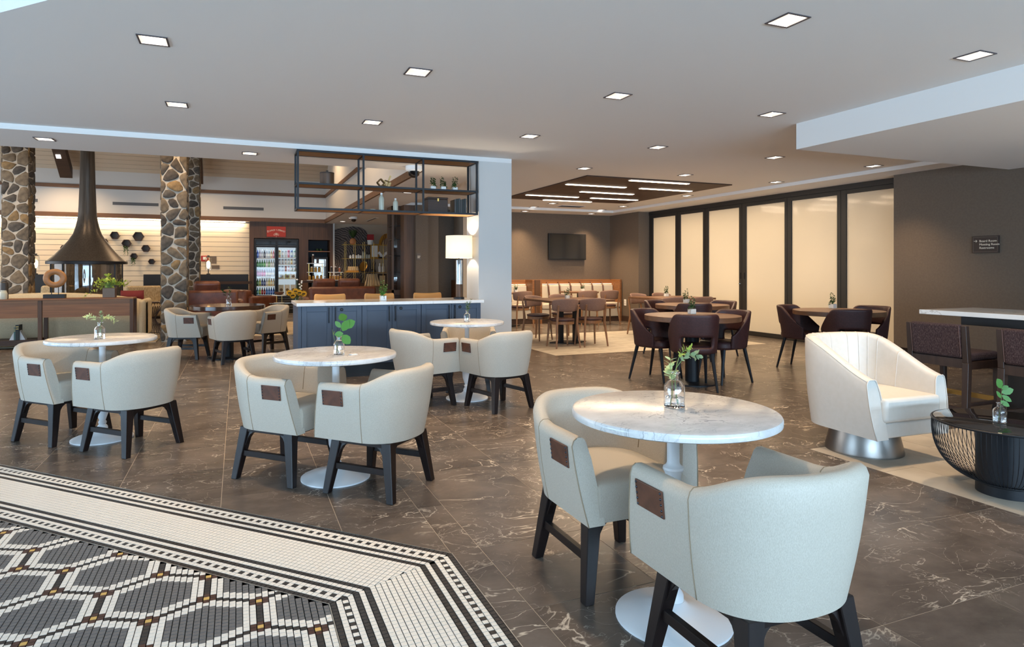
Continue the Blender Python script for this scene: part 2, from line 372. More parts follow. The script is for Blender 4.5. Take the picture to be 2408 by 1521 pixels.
floor = struct(B().bx(-8, 10.2, -6.4, 20.6, -0.08, -0.0012).obj('floor', 'grout'), 'grey-brown marbled tile floor with a mosaic inlay')
MX, MS = 0.875, (0.875+2.655)/math.sqrt(2); R2 = math.sqrt(0.5)
LIGHTZ = [(3.712, 9.0, -1.0, 3.28), (4.315, 8.33, 8.235, 11.07)]
GX = [-0.084+0.5475*k for k in range(-14, 19)]; GY = [1.557+0.5555*k for k in range(-4, 34)]
tiles = []
for i in range(len(GX)-1):
    for j in range(len(GY)-1):
        base = [(GX[i], GY[j]), (GX[i+1], GY[j]), (GX[i+1], GY[j+1]), (GX[i], GY[j+1])]
        ps = [clip(base, -1, 0, -MX), clip(clip(base, 1, 0, MX), -R2, -R2, -MS)]
        for (a, b, c, d) in LIGHTZ:
            nx = []
            for p in ps:
                if not p: continue
                nx += [clip(p, 1, 0, a), clip(p, -1, 0, -b)]
                mid = clip(clip(p, -1, 0, -a), 1, 0, b)
                if mid: nx += [clip(mid, 0, 1, c), clip(mid, 0, -1, -d)]
            ps = nx
        for p in ps:
            if p and area(p) > 0.0005: tiles.append((p, 'stone_tile'))
for (a, b, c, d), (tx, ty) in zip(LIGHTZ, [(0.2737, 0.5475), (0.5475, 0.2737)]):
    nx, ny = int((b-a)/tx)+1, int((d-max(c, 0.6))/ty)+1
    for i in range(nx):
        for j in range(ny):
            o = (0.5*ty if i % 2 and ty > tx else 0); y1 = d-j*ty+o
            p = [(a+i*tx, y1-ty), (a+(i+1)*tx, y1-ty), (a+(i+1)*tx, y1), (a+i*tx, y1)]
            p = clip(clip(clip(p, 1, 0, b), 0, 1, d), 0, -1, -max(c, 0.6))
            if p and area(p) > 0.0005: tiles.append((p, 'light_tile'))
cand = []
for p, mt in tiles:
    cx, cy = sum(q[0] for q in p)/len(p), sum(q[1] for q in p)/len(p)
    w = inview(cx, cy, 0, 220); cand.append((area(p)/w[2]**3 if w else 0, cx, cy, p, mt))
cand.sort(key=lambda q: -q[0])
shared = {}
rest = {'stone_tile': B(), 'light_tile': B()}
def tile_mesh(p, cx, cy, mt, nm, e0, e1, h):
    key = (mt, nm, tuple((round(q[0]-cx, 4), round(q[1]-cy, 4)) for q in p))
    if key not in shared:
        lo = shrink([(q[0]-cx, q[1]-cy) for q in p], e0); hi = shrink([(q[0]-cx, q[1]-cy) for q in p], e1)
        if not lo or len(lo) != len(hi): return None
        n = len(lo); b = B().add([(x, y, -h) for x, y in lo]+[(x, y, 0) for x, y in hi], [list(range(n, 2*n))]+[[i, (i+1) % n, n+(i+1) % n, n+i] for i in range(n)])
        shared[key] = b.mesh(nm, mt)
    return shared[key]
cnt = {'stone_tile': 0, 'light_tile': 0}
for s, cx, cy, p, mt in cand:
    if s > 0 and cnt[mt] < (290 if mt == 'stone_tile' else 120):
        me = tile_mesh(p, cx, cy, mt, 'floor_tile' if mt == 'stone_tile' else 'pale_tile', 0.0014, 0.0019, 0.006)
        if me is None: continue
        o = bpy.data.objects.new(me.name, me); COL.objects.link(o); o.location = (cx, cy, 0); o.parent = floor; cnt[mt] += 1
    else:
        q = shrink(p, 0.0015)
        if q: rest[mt].prism(q, -0.006, -0.0002)
o = rest['stone_tile'].obj('floor_tiles', 'stone_tile', floor); o['kind'] = 'stuff'
o = rest['light_tile'].obj('pale_tiles', 'light_tile', floor); o['kind'] = 'stuff'

# mosaic inlay
P_ = 0.02315; BW = 24*P_
bed = B().prism([(MX, -0.5), (MX, 2.655), (-4.6, 2.655+5.475), (-4.6, -0.5)], -0.012, -0.0012).obj('mosaic_inlay', 'mosaic_grout', floor)
BLK = {0, 4, 6, 17, 19, 23}; DSH = {2, 21}
mt_list = []
def bandcol(i, j): return 'mosaic_black' if i in BLK or (i in DSH and j % 2) else 'mosaic_white'
for i in range(24):                                   # arm along the room's depth
    for j in range(40, 122):
        p = [(MX-(i+1)*P_, j*P_), (MX-i*P_, j*P_), (MX-i*P_, (j+1)*P_), (MX-(i+1)*P_, (j+1)*P_)]
        p = clip(p, R2-1, R2, MS-MX)                  # nearer this edge than the diagonal one
        if p and area(p) > 6e-5: mt_list.append((p, bandcol(i, j), 0))
def sd(s, u): return (R2*(s-u), R2*(s+u))
for i in range(24):                                   # diagonal arm
    for j in range(44, 300):
        s0, s1, u0, u1 = MS-(i+1)*P_, MS-i*P_, j*P_, (j+1)*P_
        p = [sd(s0, u0), sd(s1, u0), sd(s1, u1), sd(s0, u1)]
        if p[0][0] < -2.6: continue
        p = clip(p, 1-R2, -R2, MX-MS)
        if p and area(p) > 6e-5: mt_list.append((p, bandcol(i, j), 1))
IX, IS = MX-BW-0.004, MS-BW-0.004
for i in range(-110, 19):
    for j in range(-62, 90):
        od = 0.5*(i % 2); x, y = -0.111+i*P_, 2.639+(j+od)*P_
        if x-P_ > IX or (x+y)*R2-P_ > IS or y < 1.2: continue
        p = [(x-P_/2, y-P_/2), (x+P_/2, y-P_/2), (x+P_/2, y+P_/2), (x-P_/2, y+P_/2)]
        p = clip(clip(p, 1, 0, IX), R2, R2, IS)
        if not p or area(p) < 6e-5: continue
        a = i % 16; a = 16-a if a > 8 else a
        Yt = (j+od) % 24
        cd = lambda c: (Yt-c+12) % 24-12
        d1, d2 = cd(8+.5*a), cd(-.5*a)
        cl = 'mosaic_grey'
        if a == 0:
            if abs(d1) < .1 or abs(d2) < .1: cl = 'mosaic_gold'
            elif min(abs(d1), abs(d2)) < 1.1: cl = 'mosaic_brown'
            elif 0 < Yt < 8: cl = 'mosaic_black'
            elif min(abs(d1), abs(d2)) < 2.1: cl = 'mosaic_white'
        elif a == 8:
            if abs(d1) < .1 or abs(d2) < .1: cl = 'mosaic_gold'
            elif min(abs(d1), abs(d2)) < 1.1: cl = 'mosaic_brown'
            elif 12 < Yt < 20: cl = 'mosaic_black'
            elif min(abs(d1), abs(d2)) < 2.1: cl = 'mosaic_white'
        elif a == 1 and (d1 in (-1, 0) or d2 in (0, 1)): cl = 'mosaic_brown'
        elif a == 7 and (d1 in (0, 1) or d2 in (-1, 0)): cl = 'mosaic_brown'
        elif abs(d1) < .1 or abs(d2) < .1: cl = 'mosaic_black'
        elif min(abs(d1), abs(d2)) < 2.1: cl = 'mosaic_white'
        elif a in (1, 2) and 0 < Yt < 8: cl = 'mosaic_white'
        elif a in (6, 7) and 12 < Yt < 20: cl = 'mosaic_white'
        mt_list.append((p, cl, 0))
mc = []
for p, cl, k in mt_list:
    cx, cy = sum(q[0] for q in p)/len(p), sum(q[1] for q in p)/len(p)
    w = inview(cx, cy, 0, -6); mc.append((area(p)/w[2]**3 if w else 0, cx, cy, p, cl))
mc.sort(key=lambda q: -q[0])
MC = ['mosaic_white', 'mosaic_black', 'mosaic_grey', 'mosaic_brown', 'mosaic_gold']
mb = B(); n_ = 0
for s, cx, cy, p, cl in mc:
    if n_ < 300:
        me = tile_mesh(p, cx, cy, cl, 'mosaic_tile', 0.0009, 0.0016, 0.003)
        if me:
            o = bpy.data.objects.new('mosaic_tile', me); COL.objects.link(o); o.location = (cx, cy, 0.0006); o.parent = bed; n_ += 1
            continue
    lo, hi = shrink(p, 0.0009), shrink(p, 0.0016)
    if lo and len(lo) == len(hi):
        mb.mi = MC.index(cl); n = len(lo)
        mb.add([(x, y, -0.003) for x, y in lo]+[(x, y, 0.0006) for x, y in hi], [list(range(n, 2*n))]+[[i, (i+1) % n, n+(i+1) % n, n+i] for i in range(n)])
o = mb.obj('mosaic_tiles', MC, bed); o['kind'] = 'stuff'
tb = B(); e = 0.0035
tb.prism([(MX, -0.5), (MX+e, -0.5), (MX+e, 2.655+e*0.4), (MX, 2.655)], -0.004, 0.0015)
tb.prism([(MX, 2.655), (MX+e, 2.655+e*.4), (-4.6+e, 2.655+5.475+e*1.4), (-4.6, 2.655+5.475)], -0.004, 0.0015)
iy = IS/R2-IX
tb.prism([(IX, -0.5), (IX+e, -0.5), (IX+e, iy+e*0.4), (IX, iy)], -0.004, 0.0012)
tb.prism([(IX, iy), (IX+e, iy+e*.4), (IX-5+e, iy+5+e*1.4), (IX-5, iy+5)], -0.004, 0.0012)
tb.obj('edge_trim', 'metal_trim', bed)

# ceilings
cb = B()
cb.bx(0.64, 10.2, -6.4, 7.5, ZC, ZC+0.3)
cb.prism([(0.64, 2.42), (0.64, 7.5), (-4.44, 7.5)], ZC, ZC+0.3)
cb.bx(3.287, 8.42, 7.5, 13.1, ZC, ZC+0.3)
cb.bx(-8, 0.64, -6.4, 7.5, ZC+0.30, ZC+0.36)
struct(cb.obj('ceiling', 'ceiling_paint'), 'smooth white ceiling of the dining room')
sb = B()
sb.bx(-8, 3.287, 7.5, 8.55, ZP, ZP+0.4)                       # beam over the lounge opening
sb.bx(8.42, 9.6, -6.4, 13.1, ZP, ZP+0.2); sb.bx(2.42, 9.6, 13.1, BACKY, ZP, ZP+0.2); sb.bx(2.42, 4.7, BACKY, 19.7, ZP, ZP+0.2); sb.bx(-8, 2.42, 19.12, 19.7, ZP, ZP+0.2)
sb.bx(2.42, 3.287, 8.55, 13.1, ZP, ZP+0.4)
struct(sb.obj('trim_1', 'ceiling_paint'), 'white ceiling soffit around the room')
struct(B().bx(5.085, 8.42, -6.4, 4.65, 2.433, ZC+0.02).obj('trim_2', 'ceiling_paint'), 'deep dropped white ceiling box above the high table')
# wood slat panel in the dining ceiling
wp = struct(B().bx(4.90, 7.68, 8.33, 11.5, ZC-0.004, ZC-0.001).obj('trim_3', 'black'), 'dark wood slat panel set in the dining ceiling')
sl = B().bx(-1.39, 1.39, -0.047, 0.047, -0.007, 0.007).mesh('slat', 'slat_wood')
for k in range(32):
    o = bpy.data.objects.new('slat', sl); COL.objects.link(o); o.parent = wp; o.location = (6.29, 8.38+k*0.0991, ZC-0.011)
bars = [(5.73, 6.85, 8.43), (5.02, 6.155, 9.2), (6.46, 7.54, 9.2), (5.73, 6.845, 9.98), (5.03, 6.13, 10.78), (6.425, 7.49, 10.78), (5.71, 6.8, 11.42)]
bl = ['nearest the room', 'second row, by the white pillar', 'second row, by the glass doors', 'alone in the middle row', 'fourth row, by the white pillar', 'fourth row, by the glass doors', 'nearest the back wall']
for (x0, x1, y), l in zip(bars, bl):
    t = thing('linear_light', 'white glowing light bar in the wood ceiling panel, '+l, 'ceiling light', ((x0+x1)/2, y, ZC-0.018), 0, 'light bars of the wood ceiling panel')
    h = (x1-x0)/2
    B().bx(-h-0.01, h+0.01, -0.045, 0.045, -0.006, 0.0).obj('housing', 'white', t)
    B().bx(-h, h, -0.036, 0.036, -0.012, -0.0065).obj('diffuser', 'led_strip', t)
    lamp('linear_lamp', 'AREA', (0, 0, -0.02), 14, WARM2, parent=t, shape='RECTANGLE', size=2*h, size_y=0.07)

# walls
def wallbox(name, b, m, lab): return struct(b.obj(name, m), lab)
wallbox('wall_back', B().bx(3.95, 9.0, BACKY, BACKY+0.15, 0, ZP+.1), 'taupe', 'taupe back wall of the dining area')
wb = B(); wb.bx(8.80, 9.6, 12.6, BACKY+.1, 0, ZP+.1)
wallbox('wall_dining_side', wb, 'taupe', 'short taupe side wall between the banquette and the glass doors')
wallbox('wall_right', B().bx(WALLX, 9.6, -6.4, 6.37, 0, ZP+.1), 'taupe', 'dark taupe right wall with a small sign')
pil = struct(B().bx(2.834, 3.287, 7.5, 7.95, 0, ZP-.0005).obj('wall_pillar', 'paint_white'), 'square white pillar beside the blue cabinets')
struct(B().bx(8.775, 8.80, 12.6, BACKY, 0, .11).bx(8.785, 8.80, 12.6, BACKY, .11, .13).obj('baseboard_dining', 'walnut_dark'))
struct(B().bx(WALLX-.018, WALLX, -6.4, 6.37, 0, .11).bx(WALLX-.012, WALLX, -6.4, 6.37, .11, .14).obj('baseboard_right', 'espresso'))
# the meeting room behind the glass doors
struct(B().bx(11.3, 11.4, 5.6, 13.5, 0, 3).obj('wall_meeting_far', 'paint_white')); struct(B().bx(9.3, 11.4, 5.4, 5.6, 0, 3).bx(9.3, 11.4, 13.5, 13.7, 0, 3).obj('wall_meeting_ends', 'paint_white'))
struct(B().bx(9.6, 11.4, 5.4, 13.7, 2.9, 3.0).bx(9.2, 9.6, 6.37, 12.6, ZP, 3.0).obj('ceiling_meeting', 'ceiling_paint'))
struct(B().bx(10.2, 11.4, 5.4, 13.7, -.08, 0).obj('floor_meeting', 'light_tile'))
lamp('meeting_room_lamp', 'AREA', (10.3, 9.5, 2.82), 210, WARM2, shape='RECTANGLE', size=1.4, size_y=7.4)
# glass doors
ed = [at(u, 600, X=DOORX).y for u in (1517, 1537, 1589.5, 1601.5, 1654.5, 1667.5, 1739.5, 1756, 1846.5, 1863, 1970, 1992, 2099.3)]
ed[-1] = 6.37
names = ['at the far end beside the taupe corner', 'second from the far end', 'third from the far end', 'fourth from the far end, behind the black lock stile', 'second from the taupe right wall', 'right beside the taupe right wall']
ds = struct(B().bx(DOORX-.03, DOORX+.07, 6.37, 12.6, 2.545, ZP+.01).bx(DOORX-.02, DOORX+.06, 6.37, 12.6, 0, 0.012).obj('door_1', 'frame_black'), 'black head track of the frosted glass sliding doors')
for k in range(6):
    y1, y0 = ed[2*k+1], ed[2*k+2]                        # far, near edge of the glass
    f1 = ed[2*k]; t = struct(B().bx(DOORX-.02, DOORX+.03, y1, f1, .0125, 2.545).bx(DOORX-.02, DOORX+.03, y0, y1, .0125, .085).bx(DOORX-.02, DOORX+.03, y0, y1, 2.475, 2.545).obj('door_%d' % (k+2), 'frame_black', bevel=.004), 'black framed frosted glass door panel '+names[k])
    B().bx(DOORX, DOORX+.008, y0-.01, y1+.01, .08, 2.48).obj('pane', 'frosted', t)
    B().bx(DOORX-.024, DOORX-.019, (y1+f1)/2+.012, (y1+f1)/2+.02, .02, 2.54).obj('stile_groove', 'black', t)
    if k == 3:
        B().bx(DOORX-.03, DOORX-.02, y1+.03, y1+.055, 1.08, 1.2).bx(DOORX-.03, DOORX-.02, f1-.055, f1-.03, 1.08, 1.2).obj('pull', 'black', t)
        B().lathe([(.022, 0), (.022, .012)], 14).obj('lock', 'steel', t, loc=(DOORX-.032, f1-.03, .98))
# unseen sides of the room: the window walls that bring the daylight
fb = B()
for x in range(-5, 8, 2): fb.bx(x-.05, x+.05, -6.4, -6.28, 0, 2.65)
fb.bx(-8, 10.2, -6.4, -6.28, 2.6, 3.05); fb.bx(-8, 10.2, -6.4, -6.28, 0, .12); fb.bx(-8, -5, -6.4, -6.28, 0, 2.9); fb.bx(7, 10.2, -6.4, -6.28, 0, 2.9)
w1 = struct(fb.obj('window_1', 'frame_black')); B().bx(-5, 7, -6.35, -6.345, .12, 2.6).obj('pane', 'clear_pane', w1)
fb = B()
for y in (0.4, 2.5, 4.6, 6.8): fb.bx(-7.6, -7.48, y-.05, y+.05, 0, 2.65)
fb.bx(-7.6, -7.48, -6.4, .4, 0, 3.05).bx(-7.6, -7.48, 6.8, 8.5, 0, 3.05).bx(-7.6, -7.48, .4, 6.8, 2.6, 3.05).bx(-7.6, -7.48, .4, 6.8, 0, .12)
w2 = struct(fb.obj('window_2', 'frame_black')); B().bx(-7.55, -7.545, .4, 6.8, .12, 2.6).obj('pane', 'clear_pane', w2)

# recessed downlights
def make_downlight(label, x, y, z, proto=[None]):
    if proto[0]: return dup(proto[0], (x, y, z), 0, label)
    t = thing('downlight', label, 'ceiling light', (x, y, z), 0, 'square recessed downlights')
    a, c = .086, .076
    f = B()
    for (x0, x1, y0, y1) in ((-a, a, -a, -c), (-a, a, c, a), (-a, -c, -c, c), (c, a, -c, c)): f.bx(x0, x1, y0, y1, -.006, .001)
    f.obj('trim_frame', 'plum_metal', t)
    q = [(-c, -c), (c, -c), (c, c), (-c, c)]
    B().add([(x_, y_, -.002) for x_, y_ in q]+[(0, 0, -.0012)], [[1, 0, 4], [3, 2, 4]]).obj('lens', 'lamp_white', t)
    B().add([(x_, y_, -.002) for x_, y_ in q]+[(0, 0, -.0012)], [[2, 1, 4], [0, 3, 4]]).obj('lens_shaded', 'lamp_shaded', t)  # dimmer emission on two facets imitates the shading of a pyramid lens
    lamp('downlight_lamp', 'SPOT', (0, 0, -.02), 98, WARM, parent=t, spot_size=math.radians(100), spot_blend=0.85, shadow_soft_size=.06)
    proto[0] = t; return t
xs = [-.49, 1.21, 2.905, 4.565, 6.32, 8.13]
DL = [(1.21, 2.74), (-.49, 4.45), (1.21, 4.45), (2.905, 4.45), (4.565, 4.45), (2.93, 2.74), (4.58, 2.73), (-.49, 6.1), (1.21, 6.13), (2.905, 6.14), (4.555, 6.14), (6.35, 6.14), (8.14, 6.14), (4.54, 7.8), (6.27, 7.78), (8.15, 7.85), (8.05, 9.93), (8.06, 12.12), (6.29, 12.14), (6.25, 13.0), (8.05, 13.02)]
rowname = {2: 'nearest the camera', 4: 'second row', 6: 'third row', 7: 'before the wood panel', 9: 'beside the wood panel', 12: 'behind the wood panel', 13: 'at the back ceiling edge'}
colname = {-.49: 'far left', 1.21: 'left of the hanging shelf', 2.9: 'in line with the white pillar', 4.5: 'right of the white pillar', 6.3: 'in line with the wood panel', 8.1: 'by the frosted doors'}
for x, y in DL:
    rk = min(rowname, key=lambda k: abs(k+.2-y)); ck = min(colname, key=lambda k: abs(k-x))
    make_downlight('small square recessed downlight, %s, %s' % (rowname[rk], colname[ck]), x, y, ZC)
make_downlight('recessed downlight under the dropped ceiling box', 6.4, 1.8, 2.433)
for x, y, l in [(-1.89, 7.93, 'on the white beam above the left stone column'), (.13, 8.0, 'on the white beam left of the hanging shelf'), (6.25, 13.45, 'on the soffit at the back wall, left one'), (8.03, 13.45, 'on the soffit at the back wall, right one')]:
    make_downlight('small square recessed downlight '+l, x, y, ZP)
# ceiling grilles and a sprinkler
def grille(label, x, y, z, sx, sy, n, along):
    t = thing('air_grille', label, 'vent', (x, y, z))
    B().bx(-sx/2, sx/2, -sy/2, sy/2, -.006, .0).obj('frame', 'ceiling_paint', t)
    for k in range(n):
        if along == 'x': B().bx(-sx/2+.02, sx/2-.02, -sy/2+.02+(sy-.04)*k/n, -sy/2+.02+(sy-.04)*(k+.55)/n, -.012, -.0062).obj('slot', 'grey_slot', t)
        else: B().bx(-sx/2+.02+(sx-.04)*k/n, -sx/2+.02+(sx-.04)*(k+.55)/n, -sy/2+.02, sy/2-.02, -.012, -.0062).obj('slot', 'grey_slot', t)
grille('dark slotted air grille in the ceiling behind the wood panel', 6.95, 12.55, ZC, .6, .3, 4, 'x')
grille('square pale air grille in the ceiling beside the dropped box', 7.15, 5.32, ZC, .62, .5, 4, 'x')
t = thing('sprinkler', 'tiny chrome sprinkler head hanging beside the square grille', 'sprinkler', (8.0, 5.35, ZC))
B().lathe([(.03, 0), (.03, -.006)], 12).obj('plate', 'white', t); B().lathe([(.008, -.006), (.008, -.05)], 8).lathe([(.022, -.05), (.022, -.054)], 10).obj('head', 'steel', t)
# ------------------------------------------------------------------ upholstered shells
def shell_stations(hw, yf, yc, ry, n_arc=22, n_st=8, ex=2.3):
    pts = []
    for k in range(n_st): pts.append((hw, yf+(yc-yf)*k/n_st))
    for k in range(n_arc+1):
        a = PI/2*k/n_arc; c, s = math.cos(a), math.sin(a)
        pts.append((hw*abs(c)**(2/ex), yc-ry*abs(s)**(2/ex)))
    return pts+[(-x, y) for x, y in pts[-2::-1]]
def shell(hw, yf, yc, ry, zb, ztop, th, sb, slope, zin, bulge=.006, ex=2.3, tb=None, sby=.84):
    st = shell_stations(hw, yf, yc, ry, ex=ex); n = len(st); rows = []
    for i, (x, y) in enumerate(st):
        p0, p1 = st[max(i-1, 0)], st[min(i+1, n-1)]; tx, ty = p1[0]-p0[0], p1[1]-p0[1]; l = math.hypot(tx, ty)
        nx, ny = ty/l, -tx/l                                # inward
        if nx*x+ny*(y-yc*.2) > 0 and abs(x) > .02: nx, ny = -nx, -ny
        if y < yc-ry*.9 and ny < 0: nx, ny = -nx, -ny
        zt = ztop(x, y); w = smooth(yf-.25, yf, y); tb_ = tb or th
        sec = []
        def pt(f, off, z):                                  # f 0 bottom .. 1 top
            s_ = sb+(1-sb)*f; sy = (sby+(1-sby)*f) if y < 0 else 1
            yy = y*sy+ny*off+w*slope*(1-f)
            return (x*s_+nx*off, yy, z)
        for q in range(7):
            f = q/6; sec.append(pt(f, -bulge*math.sin(PI*f), zb+(zt-.03-zb)*f))
        sec.append(pt(1, .007, zt-.010)); sec.append(pt(1, .02, zt)); sec.append(pt(1, th-.02, zt)); sec.append(pt(1, th-.007, zt-.010)); sec.append(pt(.98, th, zt-.03))
        for q in range(1, 4):
            f = .98-(.98-(zin-zb)/(zt-zb))*q/3; sec.append(pt(f, th+(tb_-th)*q/3, zb+(zt-zb)*f))
        sec.append(pt(0, tb_, zb))
        rows.append(sec)
    b = B(); b.grid(rows, cu=True); m_ = len(rows[0])
    b.f.append(list(range(m_))[::-1]); b.m.append(0); b.f.append([(n-1)*m_+i for i in range(m_)]); b.m.append(0)
    return b, rows
def fix_normals(o):
    import bmesh
    bm = bmesh.new(); bm.from_mesh(o.data); bmesh.ops.recalc_face_normals(bm, faces=bm.faces); bm.to_mesh(o.data); bm.free()

# ------------------------------------------------------------------ cream barrel armchair
def make_barrel(label):
    t = thing('barrel_armchair', label, 'armchair', group='cream barrel armchairs')
    zt = lambda x, y: .628+.082*smooth(.0, -.29, y)
    b, rows = shell(.283, .222, -.03, .27, .312, zt, .062, .86, .055, .40, tb=.07, sby=.80)
    o = b.obj('shell', 'cream', t); fix_normals(o); autosmooth(o, .7)
    # seat cushion
    q = []
    for k in range(13):
        a = PI*k/12; q.append((.196*math.cos(a) if k else .196, -.03-.17*abs(math.sin(a))**.8))
    poly = [(.196, .272), (-.196, .272)]+[(x, y) for x, y in q[::-1]]
    poly = poly[::-1]
    sc = B(); n = len(poly)
    lv = [(.316, .97, .0), (.36, 1.0, .006), (.42, 1.0, .008), (.445, .985, .004), (.457, .94, -.006), (.463, .75, -.03)]
    for z, s_, fy in lv: sc.v += [(x*s_, (y-.05)*s_+.05+(fy if y > .2 else 0), z) for x, y in poly]
    for j in range(len(lv)-1):
        for i in range(n): i2 = (i+1) % n; sc.f.append([j*n+i, j*n+i2, (j+1)*n+i2, (j+1)*n+i]); sc.m.append(0)
    sc.f.append([(len(lv)-1)*n+i for i in range(n)]); sc.m.append(0); sc.f.append(list(range(n))[::-1]); sc.m.append(0)
    o = sc.obj('seat', 'cream', t); fix_normals(o); autosmooth(o, .8)
    # welt seams
    ns = len(rows)
    for i in (9, ns-10): B().tube([rows[i][k] for k in range(0, 14)], .0021, 5).obj('seam', 'cream_seam', t, smooth=True)
    for i in (0, ns-1): B().tube([rows[i][k] for k in range(0, 9)], .0025, 5).obj('seam', 'cream_seam', t, smooth=True)
    for sg in (-1, 1):
        M_ = Matrix.Rotation(sg*math.radians(6.5), 3, 'Y')
        p = B(); p.box((0, 0, 0), (.006, .136, .084), M_); po = p.obj('leather_patch', 'patch_leather', t, bevel=.002, loc=(sg*.2822, .122, .550)); po['label'] = 'brown leather hand patch with nailheads'
        nb = B()
        for yy in (-.061, .061):
            for k in range(5):
                c = M_ @ Vector((sg*.003, yy, -.035+k*.0175)); nb.lathe([(.0001, -.0045), (.004, -.002), (.0045, 0), (.004, .002), (.0001, .0045)], 6, c, cap=False)
        nb.obj('nailheads', 'nail', po, smooth=True)['kind'] = 'stuff'
    # base
    for sx in (-1, 1):
        for sy in (-1, 1):
            lb = B(); lb.strip((sx*.212, sy*.212, 0), (sx*.166, sy*.164, .312), (.040, .06))
            for ax in (0, 1):                                  # bracket curves into the rails
                pr = [(0, .31), (.10, .31), (.10, .286), (.07, .281), (.05, .266), (.037, .242), (.028, .20), (0, .20)]
                V = []
                for off in (-.015, .015):
                    for d_, z in pr:
                        k2 = (.312-z)*.147; V.append((sx*(.166+k2-d_), sy*(.164+k2)+off, z) if ax == 0 else (sx*(.166+k2)+off, sy*(.164+k2-d_), z))
                n = len(pr); lb.add(V, [list(range(n)), list(range(n, 2*n))[::-1]]+[[i, n+i, n+(i+1) % n, (i+1) % n] for i in range(n)])
            o = lb.obj('leg', 'espresso', t, bevel=.003, seg=1); fix_normals(o)
    fr = B(); fr.bx(-.17, .17, .16, .19, .284, .3115).bx(-.17, .17, -.19, -.16, .284, .3115).bx(.163, .193, -.16, .16, .284, .3115).bx(-.193, -.163, -.16, .16, .284, .3115).bx(-.163, .163, -.16, .16, .298, .3115)
    fr.obj('seat_rail', 'espresso', t)
    for sx in (-1, 1): B().bar((sx*.19, -.175, .155), (sx*.19, .175, .155), .026, .034).obj('stretcher', 'espresso', t, bevel=.002, seg=1)
    return t
def place_chairs(proto, lst):
    for k, (x, y, dx, dy, lab) in enumerate(lst):
        if k == 0: proto.location = (x, y, 0); proto.rotation_euler = (0, 0, facing(dx, dy)); proto['label'] = lab
        else: dup(proto, (x, y, 0), facing(dx, dy), lab)
bc = make_barrel('')
place_chairs(bc, [
    (1.428, 2.28, 0, -1, 'cream barrel armchair facing the camera at the nearest marble table'),
    (1.455, 1.50, 0.0, 1, 'largest cream barrel armchair, in the foreground with its back to the camera'),
    (.288, 4.10, .7, -.7, 'cream barrel armchair with open seat at the middle marble table'),
    (.766, 3.64, -.7, .72, 'cream barrel armchair seen from behind at the middle marble table'),
    (-1.215, 5.595, .7, -.7, 'cream barrel armchair at the far left edge, left of the leftmost marble table'),
    (-.689, 5.10, -.7, .7, 'cream barrel armchair seen from behind at the leftmost marble table'),
    (2.22, 5.35, -.263, .965, 'cream barrel armchair seen from behind beside the white pillar table'),
    (1.60, 5.72, .965, .26, 'cream barrel armchair in front of the blue cabinets, seat turned right'),
    (2.26, 6.28, -.35, -.93, 'cream barrel armchair behind the small marble table next to the white pillar'),
    (-.05, 9.33, -.30, .95, 'cream barrel armchair seen from behind at the round dark wood table'),
    (-.66, 9.98, .9, -.3, 'cream barrel armchair beside the stone column, left of the round dark wood table'),
    (.43, 10.28, -.85, -.5, 'cream barrel armchair right of the round dark wood table, near the blue cabinet end')])

# ------------------------------------------------------------------ marble bistro tables
def make_bistro(label):
    t = thing('bistro_table', label, 'table', group='round marble bistro tables')
    r = .362
    B().lathe([(.0, .720), (r-.008, .720), (r-.001, .724), (r, .73), (r, .742), (r-.003, .748), (r-.01, .75), (0, .75)], 72, cap=False).obj('tabletop', 'carrara', t, smooth='auto')
    B().prism([(-.17, -.17), (.17, -.17), (.17, .17), (-.17, .17)], .702, .7195).obj('mounting_board', 'table_white', t, bevel=.004)
    B().lathe([(.13, .695), (.13, .7015)], 20).obj('mounting_plate', 'black_metal', t)
    pr = [(.024, .695), (.022, .66), (.022, .56), (.026, .55), (.036, .543), (.037, .535), (.03, .522), (.027, .51), (.026, .48), (.034, .40), (.043, .31), (.046, .25), (.042, .20), (.026, .15), (.021, .135), (.027, .125), (.027, .115), (.022, .108), (.032, .095), (.036, .085), (.036, .066)]
    B().lathe(pr[::-1], 28).obj('pedestal', 'table_white', t, smooth='auto')
    B().lathe([(.205, 0), (.205, .008), (.19, .015), (.11, .034), (.055, .050), (.038, .066)], 48).obj('base', 'table_white', t, smooth='auto')
    return t
bt = make_bistro('round white marble bistro table nearest the camera'); bt.location = (1.456, 1.872, 0)
dup(bt, (.55, 3.90, 0), .7, 'round white marble bistro table in the middle, before the blue cabinets')
dup(bt, (-.935, 5.44, 0), .7, 'leftmost round white marble bistro table')
dup(bt, (2.08, 5.83, 0), 1.9, 'small-looking round white marble bistro table next to the white pillar')

# ------------------------------------------------------------------ vases with sprigs
def vase_parts(t, s=1.0, water=True):
    pr = [(.0, .001), (.030, .001), (.0325, .004), (.0325, .060), (.030, .072), (.022, .082), (.0135, .087), (.0125, .104), (.0175, .108), (.0175, .111), (.0115, .111), (.0105, .104), (.0110, .088), (.020, .080), (.0275, .070), (.0295, .060), (.0295, .010), (.0, .008)]
    B().lathe([(r*s, z*s) for r, z in pr], 28, cap=False).obj('vase', 'glass', t, smooth='auto')
    if water: B().lathe([(0, .0085*s), (.029*s, .0105*s), (.029*s, .032*s), (0, .032*s)], 20, cap=False).obj('water', 'water', t, smooth='auto')
def leaf(b, p, d, n, l, w, cup=.12):
    p, d = Vector(p), Vector(d).normalized(); n = Vector(n); s = d.cross(n).normalized(); n = s.cross(d)
    pts = []
    for f, ww in ((.0, .12), (.25, .8), (.55, 1.0), (.82, .66), (1.0, .08)):
        c = p+d*l*f+n*(-cup*l*(f-.4)**2)
        pts.append([c-s*w/2*ww+n*cup*w*.5*ww, c, c+s*w/2*ww+n*cup*w*.5*ww])
    b.grid(pts)
